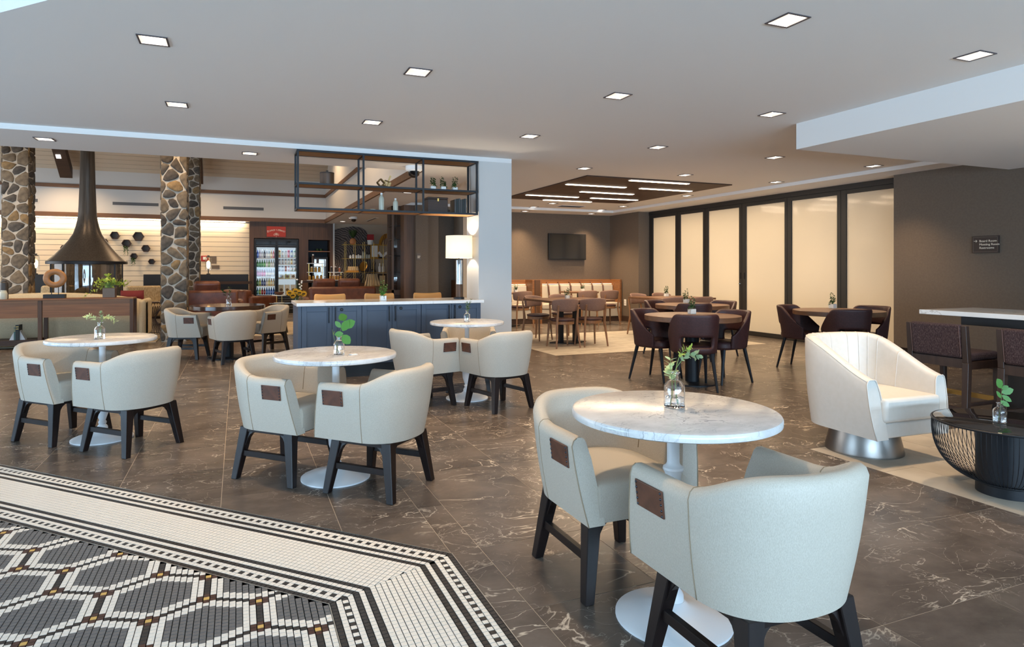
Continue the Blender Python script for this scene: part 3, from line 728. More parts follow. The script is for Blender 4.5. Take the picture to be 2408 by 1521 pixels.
def sprig(b, sb, path, nl, l, w, r=.0016, rnd=random, spread=1.0, t0=.25, pair=False):
    path = [Vector(p) for p in path]; sb.tube(path, [r*(1-.5*i/len(path)) for i in range(len(path))], 5)
    for k in range(nl):
        f = t0+(1-t0)*(k+.5)/nl*.999; x = f*(len(path)-1); i = int(x); p = path[i].lerp(path[i+1], x-i); d = (path[i+1]-path[i]).normalized()
        for e in ((0, PI) if pair else (0,)):
            a = k*2.4+e+rnd.uniform(-.4, .4); side = d.orthogonal().normalized(); side.rotate(Matrix.Rotation(a, 3, d))
            dd = (d*.55+side*spread).normalized(); up = (d-side*.3)
            leaf(b, p, dd, up, l*rnd.uniform(.75, 1.1)*(1-.35*f), w*rnd.uniform(.8, 1.1)*(1-.3*f))
def arc(p0, p1, bend, n=7):
    p0, p1, bend = Vector(p0), Vector(p1), Vector(bend)
    return [p0.lerp(p1, k/n)+bend*math.sin(PI*k/n) for k in range(n+1)]
RX, RY = Vector((math.cos(YAW), -math.sin(YAW), 0)), Vector((math.sin(YAW), math.cos(YAW), 0))
def V(r, d, z): return RX*r+RY*d+Vector((0, 0, z))      # room vector: along the row of tables, away, up
def sprig_vase(label, loc, stems, leafm, s=1.0):
    t = thing('sprig_vase', label, 'vase', loc, 0, 'clear bottle vases with sprigs')
    vase_parts(t, s)
    for k, st in enumerate(stems):
        lb, sb = B(), B()
        sprig(lb, sb, st['path'], st['n'], st['l'], st['w'], st.get('r', .0016), pair=st.get('pair', False), spread=st.get('sp', 1.0), t0=st.get('t0', .3))
        o = sb.obj('stem', st.get('sm', 'stem'), t, smooth=True); lb.obj('leaves', st.get('m', leafm), o, smooth=True)
    return t
z0 = .7505
p = at(1586, 957, Zz=.75)
sprig_vase('clear glass vase with pale eucalyptus sprigs on the nearest marble table', (p.x, p.y, z0), [
    dict(path=arc(V(-.012, 0, .01), V(-.022, -.02, .15), V(.006, 0, 0))+[V(-.02, -.02, .18)], n=8, l=.042, w=.032, m='leaf_eucalyptus', t0=.55, pair=True),
    dict(path=arc(V(.01, 0, .012), V(.0, 0, .12), V(0, 0, 0), 3)+arc(V(.005, 0, .14), V(.095, .02, .185), V(0, 0, .025)), n=10, l=.04, w=.02, m='leaf_sage', t0=.5, pair=True),
    dict(path=arc(V(.008, 0, .012), V(.0, 0, .12), V(0, 0, 0), 3)+arc(V(.008, 0, .15), V(.062, .0, .22), V(-.01, 0, .01)), n=8, l=.034, w=.015, m='leaf_lime', t0=.55, pair=True)], 'leaf_sage', 1.15)
p = at(797, 834, Zz=.75)
t = sprig_vase('clear glass vase with large round green leaves on the middle marble table', (p.x, p.y, z0), [
    dict(path=arc(V(-.01, 0, .012), V(.03, 0, .20), V(-.012, 0, 0)), n=1, l=.02, w=.01, t0=.9, m='leaf_mid'),
    dict(path=arc(V(.0, 0, .012), V(-.04, 0, .15), V(-.004, 0, 0)), n=1, l=.06, w=.008, t0=.5, m='leaf_mid')], 'leaf_mid')
lb = B()
for (r, z, dr, dz, l, w) in ((.035, .2, -.03, .1, .065, .052), (.03, .165, .7, .35, .075, .055), (.02, .14, .45, .75, .075, .05), (.025, .125, -.8, -.1, .05, .035), (.02, .115, .35, -.35, .07, .055), (.012, .16, -.7, .8, .05, .03)):
    leaf(lb, V(r, 0, z), V(dr, -.1, dz), V(.05, -1, .15), l, w, .05)
lb.obj('round_leaves', 'leaf_green', t, smooth=True)
p = at(235, 797, Zz=.75)
sprig_vase('clear glass vase with silvery eucalyptus on the leftmost marble table', (p.x, p.y, z0), [
    dict(path=arc(V(.01, 0, .012), V(-.005, 0, .11), V(0, 0, 0), 3)+arc(V(-.02, 0, .13), V(-.105, 0, .155), V(0, 0, .022)), n=12, l=.036, w=.018, m='leaf_eucalyptus', t0=.4, pair=True),
    dict(path=arc(V(-.01, 0, .012), V(.005, 0, .11), V(0, 0, 0), 3)+arc(V(.02, 0, .135), V(.115, 0, .125), V(0, 0, .03)), n=13, l=.036, w=.018, m='leaf_eucalyptus', t0=.4, pair=True),
    dict(path=arc(V(0, 0, .012), V(.008, 0, .2), V(.006, 0, 0)), n=8, l=.034, w=.022, m='leaf_sage', t0=.6, pair=True)], 'leaf_eucalyptus', 1.1)
p = at(1098, 757, Zz=.75)
sprig_vase('clear glass vase with dark ruscus sprig on the marble table by the white pillar', (p.x, p.y, z0), [
    dict(path=arc(V(0, 0, .012), V(.0, 0, .19), V(.006, 0, 0)), n=9, l=.045, w=.016, m='leaf_mid', t0=.5, pair=True),
    dict(path=arc(V(0, 0, .012), V(.04, 0, .22), V(-.01, 0, 0)), n=8, l=.04, w=.015, m='leaf_dark', t0=.5, pair=True)], 'leaf_mid')
p = at(2351, 993, Zz=.40)
t = sprig_vase('clear glass vase with broad green leaves on the black wire coffee table', (p.x, p.y, .4005), [
    dict(path=arc(V(-.008, 0, .012), V(.012, 0, .2), V(.004, 0, 0)), n=1, l=.02, w=.01, t0=.9, m='leaf_mid')], 'leaf_mid')
lb = B()
for (r, z, dr, dz, l, w) in ((.012, .19, -.35, .55, .065, .045), (.01, .165, .95, .3, .065, .042), (.008, .135, -.6, .8, .05, .022), (.012, .15, .75, -.5, .06, .03), (.004, .12, .7, -.45, .055, .03), (.012, .185, .3, .2, .035, .028)):
    leaf(lb, V(r, 0, z), V(dr, -.1, dz), V(.05, -1, .2), l, w, .05)
lb.obj('broad_leaves', 'leaf_green', t, smooth=True)

q = at(831, 834, Zz=.75); t = thing('sugar_packet', 'tiny white packet lying on the middle marble table', 'packet', (q.x, q.y, z0), .4)
B().bx(-.022, .022, -.014, .014, 0, .004).obj('sachet', 'white', t, bevel=.001); B().bx(-.022, -.019, -.014, .014, .0041, .0048).obj('crimp', 'grey_plastic', t)
# ------------------------------------------------------------------ swivel tub chair
def make_swivel():
    t = thing('swivel_chair', 'off-white leather swivel tub chair with channelled back on a metal drum', 'armchair', (4.05, 3.13, 0), facing(-.05, -1))
    zt = lambda x, y: .535+.255*smooth(.42, -.26, y)
    b, rows = shell(.345, .315, -.04, .285, .175, zt, .085, .90, .045, .36, bulge=.012, ex=2.5, tb=.10, sby=.88)
    o = b.obj('shell', 'offwhite_leather', t); fix_normals(o); autosmooth(o, .7)
    sm = B(); ns = len(rows)
    for i in range(4, ns-3, 5): B().tube([rows[i][k] for k in range(8, 15)], .0035, 5).obj('channel_seam', 'offwhite_leather', t, smooth=True)
    B().tube([rows[i][7] for i in range(ns)], .003, 5).obj('edge_piping', 'offwhite_leather', t, smooth=True)
    for i in (0, ns-1): B().tube([Vector(rows[i][k])+Vector((0, .003, 0)) for k in range(0, 15)], .004, 5).obj('arm_piping', 'offwhite_leather', t, smooth=True)
    def rnd_poly(hw, yf, yb, r):
        q = [(hw, yf), (-hw, yf)]+[(-hw*math.cos(PI*k/10), -.02+(yb+.02)*math.sin(PI*k/10)**.8) for k in range(11)]
        return q[::-1]
    B().prism(rnd_poly(.245, .368, -.21, .05), .28, .435).obj('seat_cushion', 'offwhite_leather', t, bevel=.025, seg=3, smooth='auto')
    B().prism(rnd_poly(.25, .338, -.19, .05), .175, .276).obj('seat_base', 'offwhite_leather', t, bevel=.012, smooth='auto')
    B().lathe([(.242, 0), (.242, .012), (.205, .172), (.18, .173)], 64).obj('drum_base', 'steel', t, smooth='auto')
    return t
make_swivel()

# ------------------------------------------------------------------ wire coffee table
t = thing('wire_coffee_table', 'round black coffee table with glass top and curved wire basket', 'coffee table', (4.007, 2.223, 0))
B().lathe([(.142, 0), (.142, .385), (.10, .388)], 48).obj('drum', 'black_metal', t, smooth='auto')
B().lathe([(.0, .389), (.338, .389), (.340, .391), (.340, .399), (.338, .40), (0, .40)], 96, cap=False).obj('glass_top', 'black_glass', t, smooth='auto')
wr = B(); RT = .347
wr.tube([(RT*math.cos(2*PI*k/96), RT*math.sin(2*PI*k/96), .392) for k in range(97)], .007, 6)
wr.obj('rim', 'black_metal', t, smooth=True)
B().tube([(.150*math.cos(2*PI*k/64), .150*math.sin(2*PI*k/64), .064) for k in range(65)], .007, 6).obj('lower_ring', 'black_metal', t, smooth=True)
prof = [(.347, .39), (.347, .33), (.338, .26), (.312, .19), (.268, .13), (.21, .088), (.152, .066)]
def cr(P, n):
    out = []
    for i in range(len(P)-1):
        p0, p1, p2, p3 = [Vector((*P[max(0, min(len(P)-1, j))], 0)) for j in (i-1, i, i+1, i+2)]
        for k in range(n):
            q = k/n; out.append(.5*((2*p1)+(p2-p0)*q+(2*p0-5*p1+4*p2-p3)*q*q+(3*p1-p0-3*p2+p3)*q**3))
    return out+[Vector((*P[-1], 0))]
pc = cr(prof, 3); wm_ = B().tube([(q.x, 0, q.y) for q in pc], .0019, 4, cap=False).mesh('wire', 'black_metal', True)
for k in range(96):
    o = bpy.data.objects.new('wire', wm_); COL.objects.link(o); o.parent = t; o.rotation_euler = (0, 0, 2*PI*k/96)

# ------------------------------------------------------------------ high table and stools
t = thing('high_table', 'high table with thick white quartz top and black slab legs', 'table', (5.756, 3.90, 0))
B().bx(0, .76, -3.6, 0, .853, .893).obj('tabletop', 'quartz', t, bevel=.003)
B().bx(.16, .60, -3.3, -.26, .77, .8525).obj('apron', 'black', t, bevel=.003)
for y in (-.75, -2.9): B().hexa([(.08, y-.22, 0), (.68, y-.22, 0), (.68, y+.22, 0), (.08, y+.22, 0), (.2, y-.13, .7695), (.56, y-.13, .7695), (.56, y+.13, .7695), (.2, y+.13, .7695)]).obj('leg', 'black', t, bevel=.004)
q = at(2398, 733, Zz=.8935)
tg = thing('power_box', 'small black power outlet box on the white high table', 'outlet', (6.25, 3.15, .8935))
B().hexa([(-.05, -.07, 0), (.05, -.07, 0), (.05, .07, 0), (-.05, .07, 0), (-.04, -.07, .04), (.03, -.07, .04), (.03, .07, .04), (-.04, .07, .04)]).obj('housing', 'black', tg, bevel=.003)
B().bx(-.03, .02, -.05, .05, .0401, .042).obj('socket_face', 'grey_slot', tg)
def make_stool(label):
    t = thing('counter_stool', label, 'stool', group='tweed counter stools at the high table')
    for sx in (-1, 1):
        B().strip((sx*.225, -.225, 0), (sx*.225, -.205, .50), (.045, .05)).hexa([(sx*.225-.022, -.23, .5), (sx*.225+.022, -.23, .5), (sx*.225+.022, -.18, .5), (sx*.225-.022, -.18, .5), (sx*.225-.02, -.255, .80), (sx*.225+.02, -.255, .80), (sx*.225+.02, -.215, .80), (sx*.225-.02, -.215, .80)]).obj('leg', 'stool_wood', t, bevel=.003, seg=1)
        B().strip((sx*.215, .2, 0), (sx*.215, .19, .50), (.034, .044)).obj('leg', 'stool_wood', t, bevel=.003, seg=1)
        B().bar((sx*.22, -.2, .16), (sx*.216, .19, .16), .022, .03).obj('stretcher', 'stool_wood', t)
        B().bx(sx*.215-.02, sx*.215+.02, -.18, .17, .445, .505).obj('side_rail', 'stool_wood', t)
    B().bx(-.2, .2, .175, .205, .16, .2).obj('foot_rail', 'brass', t); B().bx(-.203, .203, -.235, -.205, .10, .14).obj('stretcher', 'stool_wood', t)
    B().bx(-.195, .195, .17, .205, .445, .505).obj('seat_rail', 'stool_wood', t); B().bx(-.203, .203, -.225, -.195, .455, .53).obj('seat_rail', 'stool_wood', t)
    B().bx(-.215, .215, -.19, .23, .506, .575).obj('seat', 'tweed', t, bevel=.025, seg=3, smooth='auto')
    B().hexa([(-.202, -.235, .535), (.202, -.235, .535), (.202, -.165, .535), (-.202, -.165, .535), (-.202, -.268, .808), (.202, -.268, .808), (.202, -.20, .808), (-.202, -.20, .808)]).obj('backrest', 'tweed', t, bevel=.018, seg=3, smooth='auto')
    for sx in (-1, 1): B().tube([(sx*.196, -.237, .55), (sx*.196, -.269, .80)], .003, 4).obj('welt', 'patch_leather', t)
    return t
s1 = make_stool('dark tweed counter stool behind the swivel tub chair'); s1.location = (5.67, 3.54, 0); s1.rotation_euler = (0, 0, facing(1, 0))
dup(s1, (5.645, 2.82, 0), facing(1, 0), 'dark tweed counter stool cut by the right edge of the picture')
# ------------------------------------------------------------------ blue cabinet run with white counter
ct = tag(B().bx(.61, 2.86, 7.38, 8.15, .841, .878).obj('countertop', 'quartz', bevel=.003), 'long white quartz counter above the blue cabinets', 'countertop')
CB = [.665, 1.345, 2.06, 2.833]; dl = ['at the free left end', 'in the middle', 'beside the white pillar']
for k in range(3):
    x0, x1 = CB[k], CB[k+1]; xm = (x0+x1)/2
    t = thing('base_cabinet', 'slate blue shaker base cabinet with two doors '+dl[k], 'cabinet', (xm, 7.42, 0), 0, 'slate blue base cabinets'); h = (x1-x0)/2
    B().bx(-h, h, .02, .66, .155, .8405).obj('carcass', 'navy', t)
    B().bx(-h, h, .06, .60, .0005, .1545).obj('toe_kick', 'black', t)
    for s_, a, c in ((-1, -h+.004, -.002), (1, .002, h-.004)):
        d = B(); w = .055
        d.bx(a, a+w, 0, .0195, .16, .835).bx(c-w, c, 0, .0195, .16, .835).bx(a+w, c-w, 0, .0195, .775, .835).bx(a+w, c-w, 0, .0195, .16, .225)
        d.bx(a+w, c-w, .010, .0195, .225, .775)
        o = d.obj('door', 'navy', t, bevel=.0015, seg=1)
        hx = c-.035 if s_ < 0 else a+.035
        B().bx(hx-.006, hx+.006, -.032, -.022, .645, .825).bx(hx-.005, hx+.005, -.024, -.001, .66, .672).bx(hx-.005, hx+.005, -.024, -.001, .80, .812).obj('handle', 'black_metal', o, bevel=.002)
        if s_ > 0:
            kb = B().lathe([(.018, 0), (.018, .006), (.012, .009)], 14).obj('lock', 'black', o, loc=(hx+.07, -.001, .795)); kb.rotation_euler = (PI/2, 0, 0)
tag(B().bx(.628, .6645, 7.42, 8.10, .0, .8405).obj('end_panel', 'navy', bevel=.002), 'narrow slate blue end panel closing the cabinet run', 'panel')

# ------------------------------------------------------------------ hanging shelf
SX0, SX1, SY0, SY1, SZ0, SZ1 = .622, 2.815, 7.48, 7.83, 1.945, 2.625
t = thing('hanging_shelf', 'black metal framed shelf hanging from the beam over the counter', 'shelf', (0, 0, SZ0))
fb = .022; xsV = [SX0+fb/2, SX0+(SX1-SX0)*.344, SX0+(SX1-SX0)*.676, SX1-fb/2]; zsH = [0.011, .295, SZ1-SZ0-.011]
for x in xsV:
    for y in (SY0+fb/2, SY1-fb/2): B().bx(x-fb/2, x+fb/2, y-fb/2, y+fb/2, .0, SZ1-SZ0).obj('upright', 'black_metal', t)
for z in zsH:
    for y in (SY0+fb/2, SY1-fb/2): B().bx(SX0, SX1, y-fb/2+.001, y+fb/2-.001, z-fb/2, z+fb/2).obj('rail', 'black_metal', t)
    for x in xsV: B().bx(x-fb/2+.002, x+fb/2-.002, SY0+fb, SY1-fb, z-fb/2, z+fb/2).obj('cross_rail', 'black_metal', t)
    for k in range(3): B().bx(xsV[k]+fb/2, xsV[k+1]-fb/2, SY0+fb, SY1-fb, z-.008, z+.008).obj('shelf_board', 'shelf_oak', t)
zu, zl = SZ0+.295+.0085, SZ0+.011+.0085
ys = 7.65
def xat(u, y): return at(u, 400, Y=y).x
# things on the shelf
t = thing('ice_bucket', 'turned walnut ice bucket with lid on the upper hanging shelf', 'bucket', (xat(769, ys), ys, zu))
B().lathe([(.078, 0), (.082, .03), (.082, .135)], 32).obj('body', 'walnut_v', t, smooth='auto'); B().lathe([(.083, .1355), (.083, .150), (.02, .156)], 32).obj('lid', 'walnut_dark', t, smooth='auto'); B().lathe([(.012, .156), (.014, .176)], 12).obj('knob', 'walnut_dark', t)
t = thing('knot_sculpture', 'bronze open frame sculpture on the upper hanging shelf', 'sculpture', (xat(904, ys), ys, zu))
def frame_sq(b, c, s, rx, rz, th=.014, w=.03):
    M_ = Matrix.Rotation(rz, 3, 'Z') @ Matrix.Rotation(rx, 3, 'Y')
    for (a, e) in (((-s, 0, -s), (s, 0, -s)), ((s, 0, -s), (s, 0, s)), ((s, 0, s), (-s, 0, s)), ((-s, 0, s), (-s, 0, -s))):
        b.bar(Vector(c)+M_ @ Vector(a), Vector(c)+M_ @ Vector(e), w, th)
q = B(); frame_sq(q, (-.045, 0, .062), .034, .8, .2); q.obj('loop', 'bronze', t); q = B(); frame_sq(q, (.03, 0, .055), .032, .35, -.5); q.obj('loop', 'bronze', t)
q = B().bar((.02, .01, .02), (.075, -.01, .155), .02, .008).obj('blade', 'bronze', t)
def ivy_pot(name, label, loc, h=.12, seed=1, square=True, s=1.0, col='leaf_dark', cat='potted plant', number=None):
    rn = random.Random(seed); t = thing(name, label, cat, loc, rn.uniform(-.1, .1), 'small ivy pots')
    w = .036*s
    B().bx(-w, w, -w, w, 0, .06*s).obj('pot', 'porcelain', t, bevel=.004)
    B().bx(-w+.005, w-.005, -w+.005, w-.005, .0601*s, .062*s).obj('soil', 'charcoal_pot', t)
    lb, sb = B(), B()
    for k in range(5):
        a = k*1.26+rn.uniform(-.3, .3); rr = rn.uniform(.015, .05)*s; hh = (.06+rn.uniform(.45, 1)*h)*s
        P0 = Vector((rr*.2*math.cos(a), rr*.2*math.sin(a), .06*s)); P1 = Vector((rr*math.cos(a), rr*math.sin(a), hh))
        sprig(lb, sb, arc(P0, P1, Vector((.012*math.cos(a), .012*math.sin(a), 0)), 5), 10, .034*s, .03*s, .0012, rn, 1.0, .15)
    for k in range(3):
        a = rn.uniform(0, 6.28); P0 = Vector((0, 0, .07*s)); P1 = Vector((.055*s*math.cos(a), .055*s*math.sin(a), .045*s))
        sprig(lb, sb, arc(P0, P1, Vector((0, 0, .03*s)), 5), 6, .03*s, .026*s, .0012, rn, 1.0, .3)
    o = sb.obj('stem', 'stem', t); lb.obj('leaves', col, o, smooth=True)
    if number: lettering('number', number, .032*s, (.006, -w-.0012, .032*s), (PI/2, 0, 0), 'black', t)
    return t
for u, l, sd_ in ((1018, 'left of three', 3), (1042, 'middle of three', 4), (1069, 'right of three', 5)):
    ivy_pot('ivy_pot', 'small dark ivy in a pale pot, %s on the upper hanging shelf' % l, (xat(u, ys), ys, zu), .14, sd_, s=.9)
def bottle_vase(label, u, z, h, r):
    t = thing('ceramic_bottle', label, 'bottle', (xat(u, ys), ys, z))
    B().lathe([(r*.92, 0), (r, .01), (r, h*.66), (r*.86, h*.76), (r*.42, h*.85), (r*.34, h*.9)], 24).obj('body', 'celadon', t, smooth='auto')
    B().lathe([(r*.42, h*.9), (r*.42, h)], 16).obj('stopper', 'white', t)
bottle_vase('tall white ceramic bottle on the lower hanging shelf', 897, zl, .225, .032); bottle_vase('shorter white ceramic bottle on the lower hanging shelf', 930, zl, .165, .031)
t = thing('lidded_dish', 'small white lidded dish on the lower hanging shelf', 'dish', (xat(876, ys), ys, zl)); B().lathe([(.03, 0), (.036, .015)], 20).obj('bowl', 'porcelain', t); B().lathe([(.037, .0152), (.034, .022), (.004, .024)], 20).obj('lid', 'celadon', t, smooth='auto')
t = thing('wooden_chest', 'dark lacquered wooden chest on the lower hanging shelf', 'box', (xat(1024, ys), ys, zl))
B().bx(-.13, .13, -.11, .11, 0, .165).obj('body', 'walnut_dark', t, bevel=.006); B().bx(-.132, .132, -.112, .112, .1655, .19).obj('lid', 'walnut_dark', t, bevel=.008); B().bx(-.01, .01, -.118, -.1125, .14, .175).obj('clasp', 'brass', t)
x0 = xat(1062, ys)
for k in range(6):
    b_ = thing('tall_book', 'dark bound book, %s of six leaning together on the lower hanging shelf' % ['first', 'second', 'third', 'fourth', 'fifth', 'sixth'][k], 'book', (x0+.022+k*.027, ys, zl), 0, 'dark books on the hanging shelf')
    hh = .175+.008*(k % 3)
    B().bx(-.0125, .0125, -.09, .09, 0, hh).obj('cover', ['charcoal_pot', 'book_dark', 'charcoal_pot'][k % 3], b_, bevel=.002); B().bx(-.0095, .0095, -.086, .0905, .003, hh+.0005).obj('pages', 'celadon', b_)
# ------------------------------------------------------------------ lamp and planter on the counter
t = thing('table_lamp', 'glass and wood table lamp with a glowing drum shade on the counter', 'lamp', (2.645, 7.72, .8785))
B().lathe([(.07, 0), (.07, .022), (.05, .025)], 32).obj('foot', 'black_metal', t, smooth='auto')
B().lathe([(.043, .025), (.043, .19)], 28).obj('wood_column', 'walnut_v', t, smooth='auto')
B().lathe([(.043, .191), (.043, .50), (.039, .50), (.039, .1915)], 28, cap=False).obj('glass_column', 'clear_pane', t, smooth='auto')
B().lathe([(.007, .19), (.007, .54)], 10).lathe([(.02, .50), (.02, .512)], 14).obj('rod', 'black_metal', t)
B().lathe([(.172, .525), (.170, .812), (.167, .812), (.169, .525)], 56, cap=False).obj('shade', 'shade', t, smooth='auto')
B().lathe([(.02, .56), (.034, .6), (.03, .64), (.0, .655)], 16, cap=False).obj('bulb', 'bulb_glow', t, smooth=True)
lamp('lamp_bulb', 'POINT', (0, 0, .67), 15, (1, .84, .62), parent=t, shadow_soft_size=.03)
p = at(898, 706, Zz=.878)
ivy_pot('numbered_planter', 'bright green plant in a white pot with a number on the white counter', (p.x, 7.66, .8785), .20, 11, s=1.0, col='leaf_green', number='2')
# ------------------------------------------------------------------ tan stools behind the counter
def make_tan(label):
    t = thing('counter_chair', label, 'stool', group='tan leather counter chairs')
    rows = []
    for k in range(11):
        f = -1+2*k/10; a = f*.62; x, y = .385*math.sin(a)*.97, -.20-.06*math.cos(a)+.10
        dz = -.014*(1-f*f); rows.append([(x, y, .66+.01*f*f), (x, y-.012, .75), (x, y-.03, .925+dz), (x, y-.022, .94+dz), (x*.96, y-.002, .925+dz), (x*.95, y+.022, .75), (x*.95, y+.022, .66)])
    o = B().grid(rows, cu=True); m_ = 7; o.f += [list(range(m_)), [10*m_+i for i in range(m_)]]; o.m += [0, 0]
    o = o.obj('backrest', 'tan_leather', t, sub=1, smooth=True); fix_normals(o)
    B().bx(-.21, .21, -.19, .2, .58, .65).obj('seat', 'tan_leather', t, bevel=.025, seg=3, smooth='auto')
    for sx in (-1, 1):
        for sy in (-1, 1): B().strip((sx*.2, sy*.19, 0), (sx*.17, sy*.15, .579), (.022, .03)).obj('leg', 'espresso', t)
        B().bar((sx*.15, -.13, .62), (sx*.17, -.12, .74), .02, .02).obj('back_post', 'espresso', t)
    B().bx(-.18, .18, .155, .175, .2, .225).obj('foot_rail', 'brass', t)
    return t
tn = make_tan('tan leather counter chair, leftmost of three behind the white counter'); tn.location = (at(780, 690, Y=8.55).x, 8.55, 0); tn.rotation_euler = (0, 0, PI)
dup(tn, (at(898, 690, Y=8.55).x, 8.55, 0), PI, 'tan leather counter chair, middle of three behind the white counter')
dup(tn, (at(1013, 690, Y=8.55).x, 8.55, 0), PI, 'tan leather counter chair next to the glowing lamp behind the counter')
for c in kids(pil): pass

# ------------------------------------------------------------------ maroon dining chairs and round tables
def make_maroon(label):
    t = thing('maroon_chair', label, 'chair', group='maroon upholstered dining chairs')
    NA, NZ = 24, 12; th = lambda k: math.radians(-118+236*k/NA)
    def P(k, j, off):
        a = th(k); f = j/NZ; w = abs(a)/math.radians(118)
        ztop = .80-.27*smooth(.45, 1.0, w); z = .385+(ztop-.385)*f
        r = .225+.028*f-off; ex = .8
        x = r*1.02*math.copysign(abs(math.sin(a))**ex, math.sin(a)); y = -r*math.copysign(abs(math.cos(a))**ex, math.cos(a))-.04*f*max(0, math.cos(a))
        return (x, y-.01, z)
    b = B(); vo = {}
    def vid(k, j, s_):
        if (k, j, s_) not in vo: vo[(k, j, s_)] = len(b.v); b.v.append(P(k, j, .038*s_))
        return vo[(k, j, s_)]
    cell = lambda k, j: 0 <= k < NA and 0 <= j < NZ and not (8 <= k < 16 and 2 <= j < 5)
    for k in range(NA):
        for j in range(NZ):
            if not cell(k, j): continue
            b.f.append([vid(k, j, 0), vid(k, j+1, 0), vid(k+1, j+1, 0), vid(k+1, j, 0)]); b.f.append([vid(k, j, 1), vid(k+1, j, 1), vid(k+1, j+1, 1), vid(k, j+1, 1)]); b.m += [0, 0]
            for (dk, dj, e) in ((-1, 0, ((k, j), (k, j+1))), (1, 0, ((k+1, j), (k+1, j+1))), (0, -1, ((k, j), (k+1, j))), (0, 1, ((k, j+1), (k+1, j+1)))):
                if not cell(k+dk, j+dj): b.f.append([vid(*e[0], 0), vid(*e[1], 0), vid(*e[1], 1), vid(*e[0], 1)]); b.m.append(0)
    o = b.obj('backrest', 'maroon', t, sub=1, smooth=True); fix_normals(o)
    B().prism([(.205*math.copysign(abs(math.cos(a))**.6, math.cos(a)), .015+.215*math.copysign(abs(math.sin(a))**.6, math.sin(a))) for a in [2*PI*k/28 for k in range(28)]], .375, .465).obj('seat', 'maroon', t, bevel=.028, seg=3, smooth='auto')
    for sx in (-1, 1):
        B().tube([(sx*.155, .16, .38), (sx*.175, .215, 0)], [.021, .012], 8).obj('leg', 'black_metal', t, smooth='auto'); B().tube([(sx*.16, -.15, .39), (sx*.20, -.235, 0)], [.021, .012], 8).obj('leg', 'black_metal', t, smooth='auto')
    return t
def make_round(label, r=.515, grp='round wood dining tables'):
    t = thing('round_table', label, 'table', group=grp)
    B().lathe([(r-.006, .695), (r, .70), (r, .748), (r-.003, .752), (0, .752)], 72).obj('tabletop', 'table_walnut', t, smooth='auto')
    B().lathe([(.075, .022), (.075, .6), (.085, .694)], 28).obj('pedestal', 'black_metal', t, smooth='auto')
    B().lathe([(.26, 0), (.26, .012), (.24, .02), (.08, .023)], 40).obj('base', 'black_metal', t, smooth='auto')
    return t
rt = make_round('round wood table with three maroon chairs, nearest in the dining area'); rt.location = (4.68, 5.69, 0)
dup(rt, (6.13, 7.46, 0), .5, 'round wood table partly hidden behind the nearest wood table')
dup(rt, (6.93, 5.70, 0), 1.2, 'round wood table in front of the frosted doors beside the right wall')
mc_ = make_maroon('')
TB = [((4.68, 5.69), 'at the nearest round wood table'), ((6.13, 7.46), 'at the middle round table'), ((6.93, 5.70), 'at the right wall table')]
lst = []
for (cx, cy), nm in TB:
    lst += [(cx-.205, cy-.265, .49, .87, 'maroon dining chair with its back to the camera '+nm), (cx-.22, cy+.34, .32, -.95, 'maroon dining chair on the left '+nm), (cx+.38, cy-.06, -.98, -.1, 'maroon dining chair on the right '+nm)]
place_chairs(mc_, lst)
for (cx, cy), nm, sd_, u, v in ((TB[0][0], 'nearest round wood table', 21, 1627, 738), (TB[1][0], 'round table behind the nearest one', 22, 1614, 712), (TB[2][0], 'round table beside the right wall', 23, 1958, 725)):
    q = at(u, v, Zz=.752); ivy_pot('ivy_pot', 'small ivy in a speckled white pot on the '+nm, (q.x, q.y, .7525), .17, sd_, s=.95)

# ------------------------------------------------------------------ wood frame chairs, square tables
def make_oak(label):
    t = thing('oak_chair', label, 'chair', group='oak frame chairs with mauve backs')
    rows = []
    for k in range(13):
        a = math.radians(-62+124*k/12); f = abs(k-6)/6
        x, y = .27*math.sin(a), -.27*math.cos(a)+.04; zb_, zt_ = .575+.02*f, .80-.035*f*f; nx, ny = math.sin(a), -math.cos(a)
        rows.append([(x+nx*.004, y+ny*.004, zb_), (x+nx*.012, y+ny*.012, (zb_+zt_)/2), (x+nx*.022, y+ny*.022, zt_-.012), (x+nx*.012, y+ny*.012, zt_), (x-nx*.012, y-ny*.012, zt_-.006), (x-nx*.02, y-ny*.02, (zb_+zt_)/2), (x-nx*.018, y-ny*.018, zb_)])
    b = B().grid(rows, cu=True); b.f += [list(range(7)), [12*7+i for i in range(7)]]; b.m += [0, 0]
    o = b.obj('backrest', 'mauve', t, smooth=True, sub=1); fix_normals(o)
    B().lathe([(.19, .425), (.205, .44), (.203, .458), (.16, .47), (0, .473)], 32).obj('seat', 'maroon', t, smooth='auto')
    B().lathe([(.185, .375), (.195, .38), (.195, .4245)], 28).obj('seat_frame', 'chair_oak', t, smooth='auto')
    for sx in (-1, 1):
        B().tube([(sx*.19, .17, 0), (sx*.165, .14, .40)], [.013, .02], 8).obj('leg', 'chair_oak', t, smooth='auto')
        B().tube([(sx*.215, -.215, 0), (sx*.18, -.165, .40), (sx*.178, -.215, .69)], [.013, .021, .014], 8).obj('leg', 'chair_oak', t, smooth='auto')
    return t
ok = make_oak('')
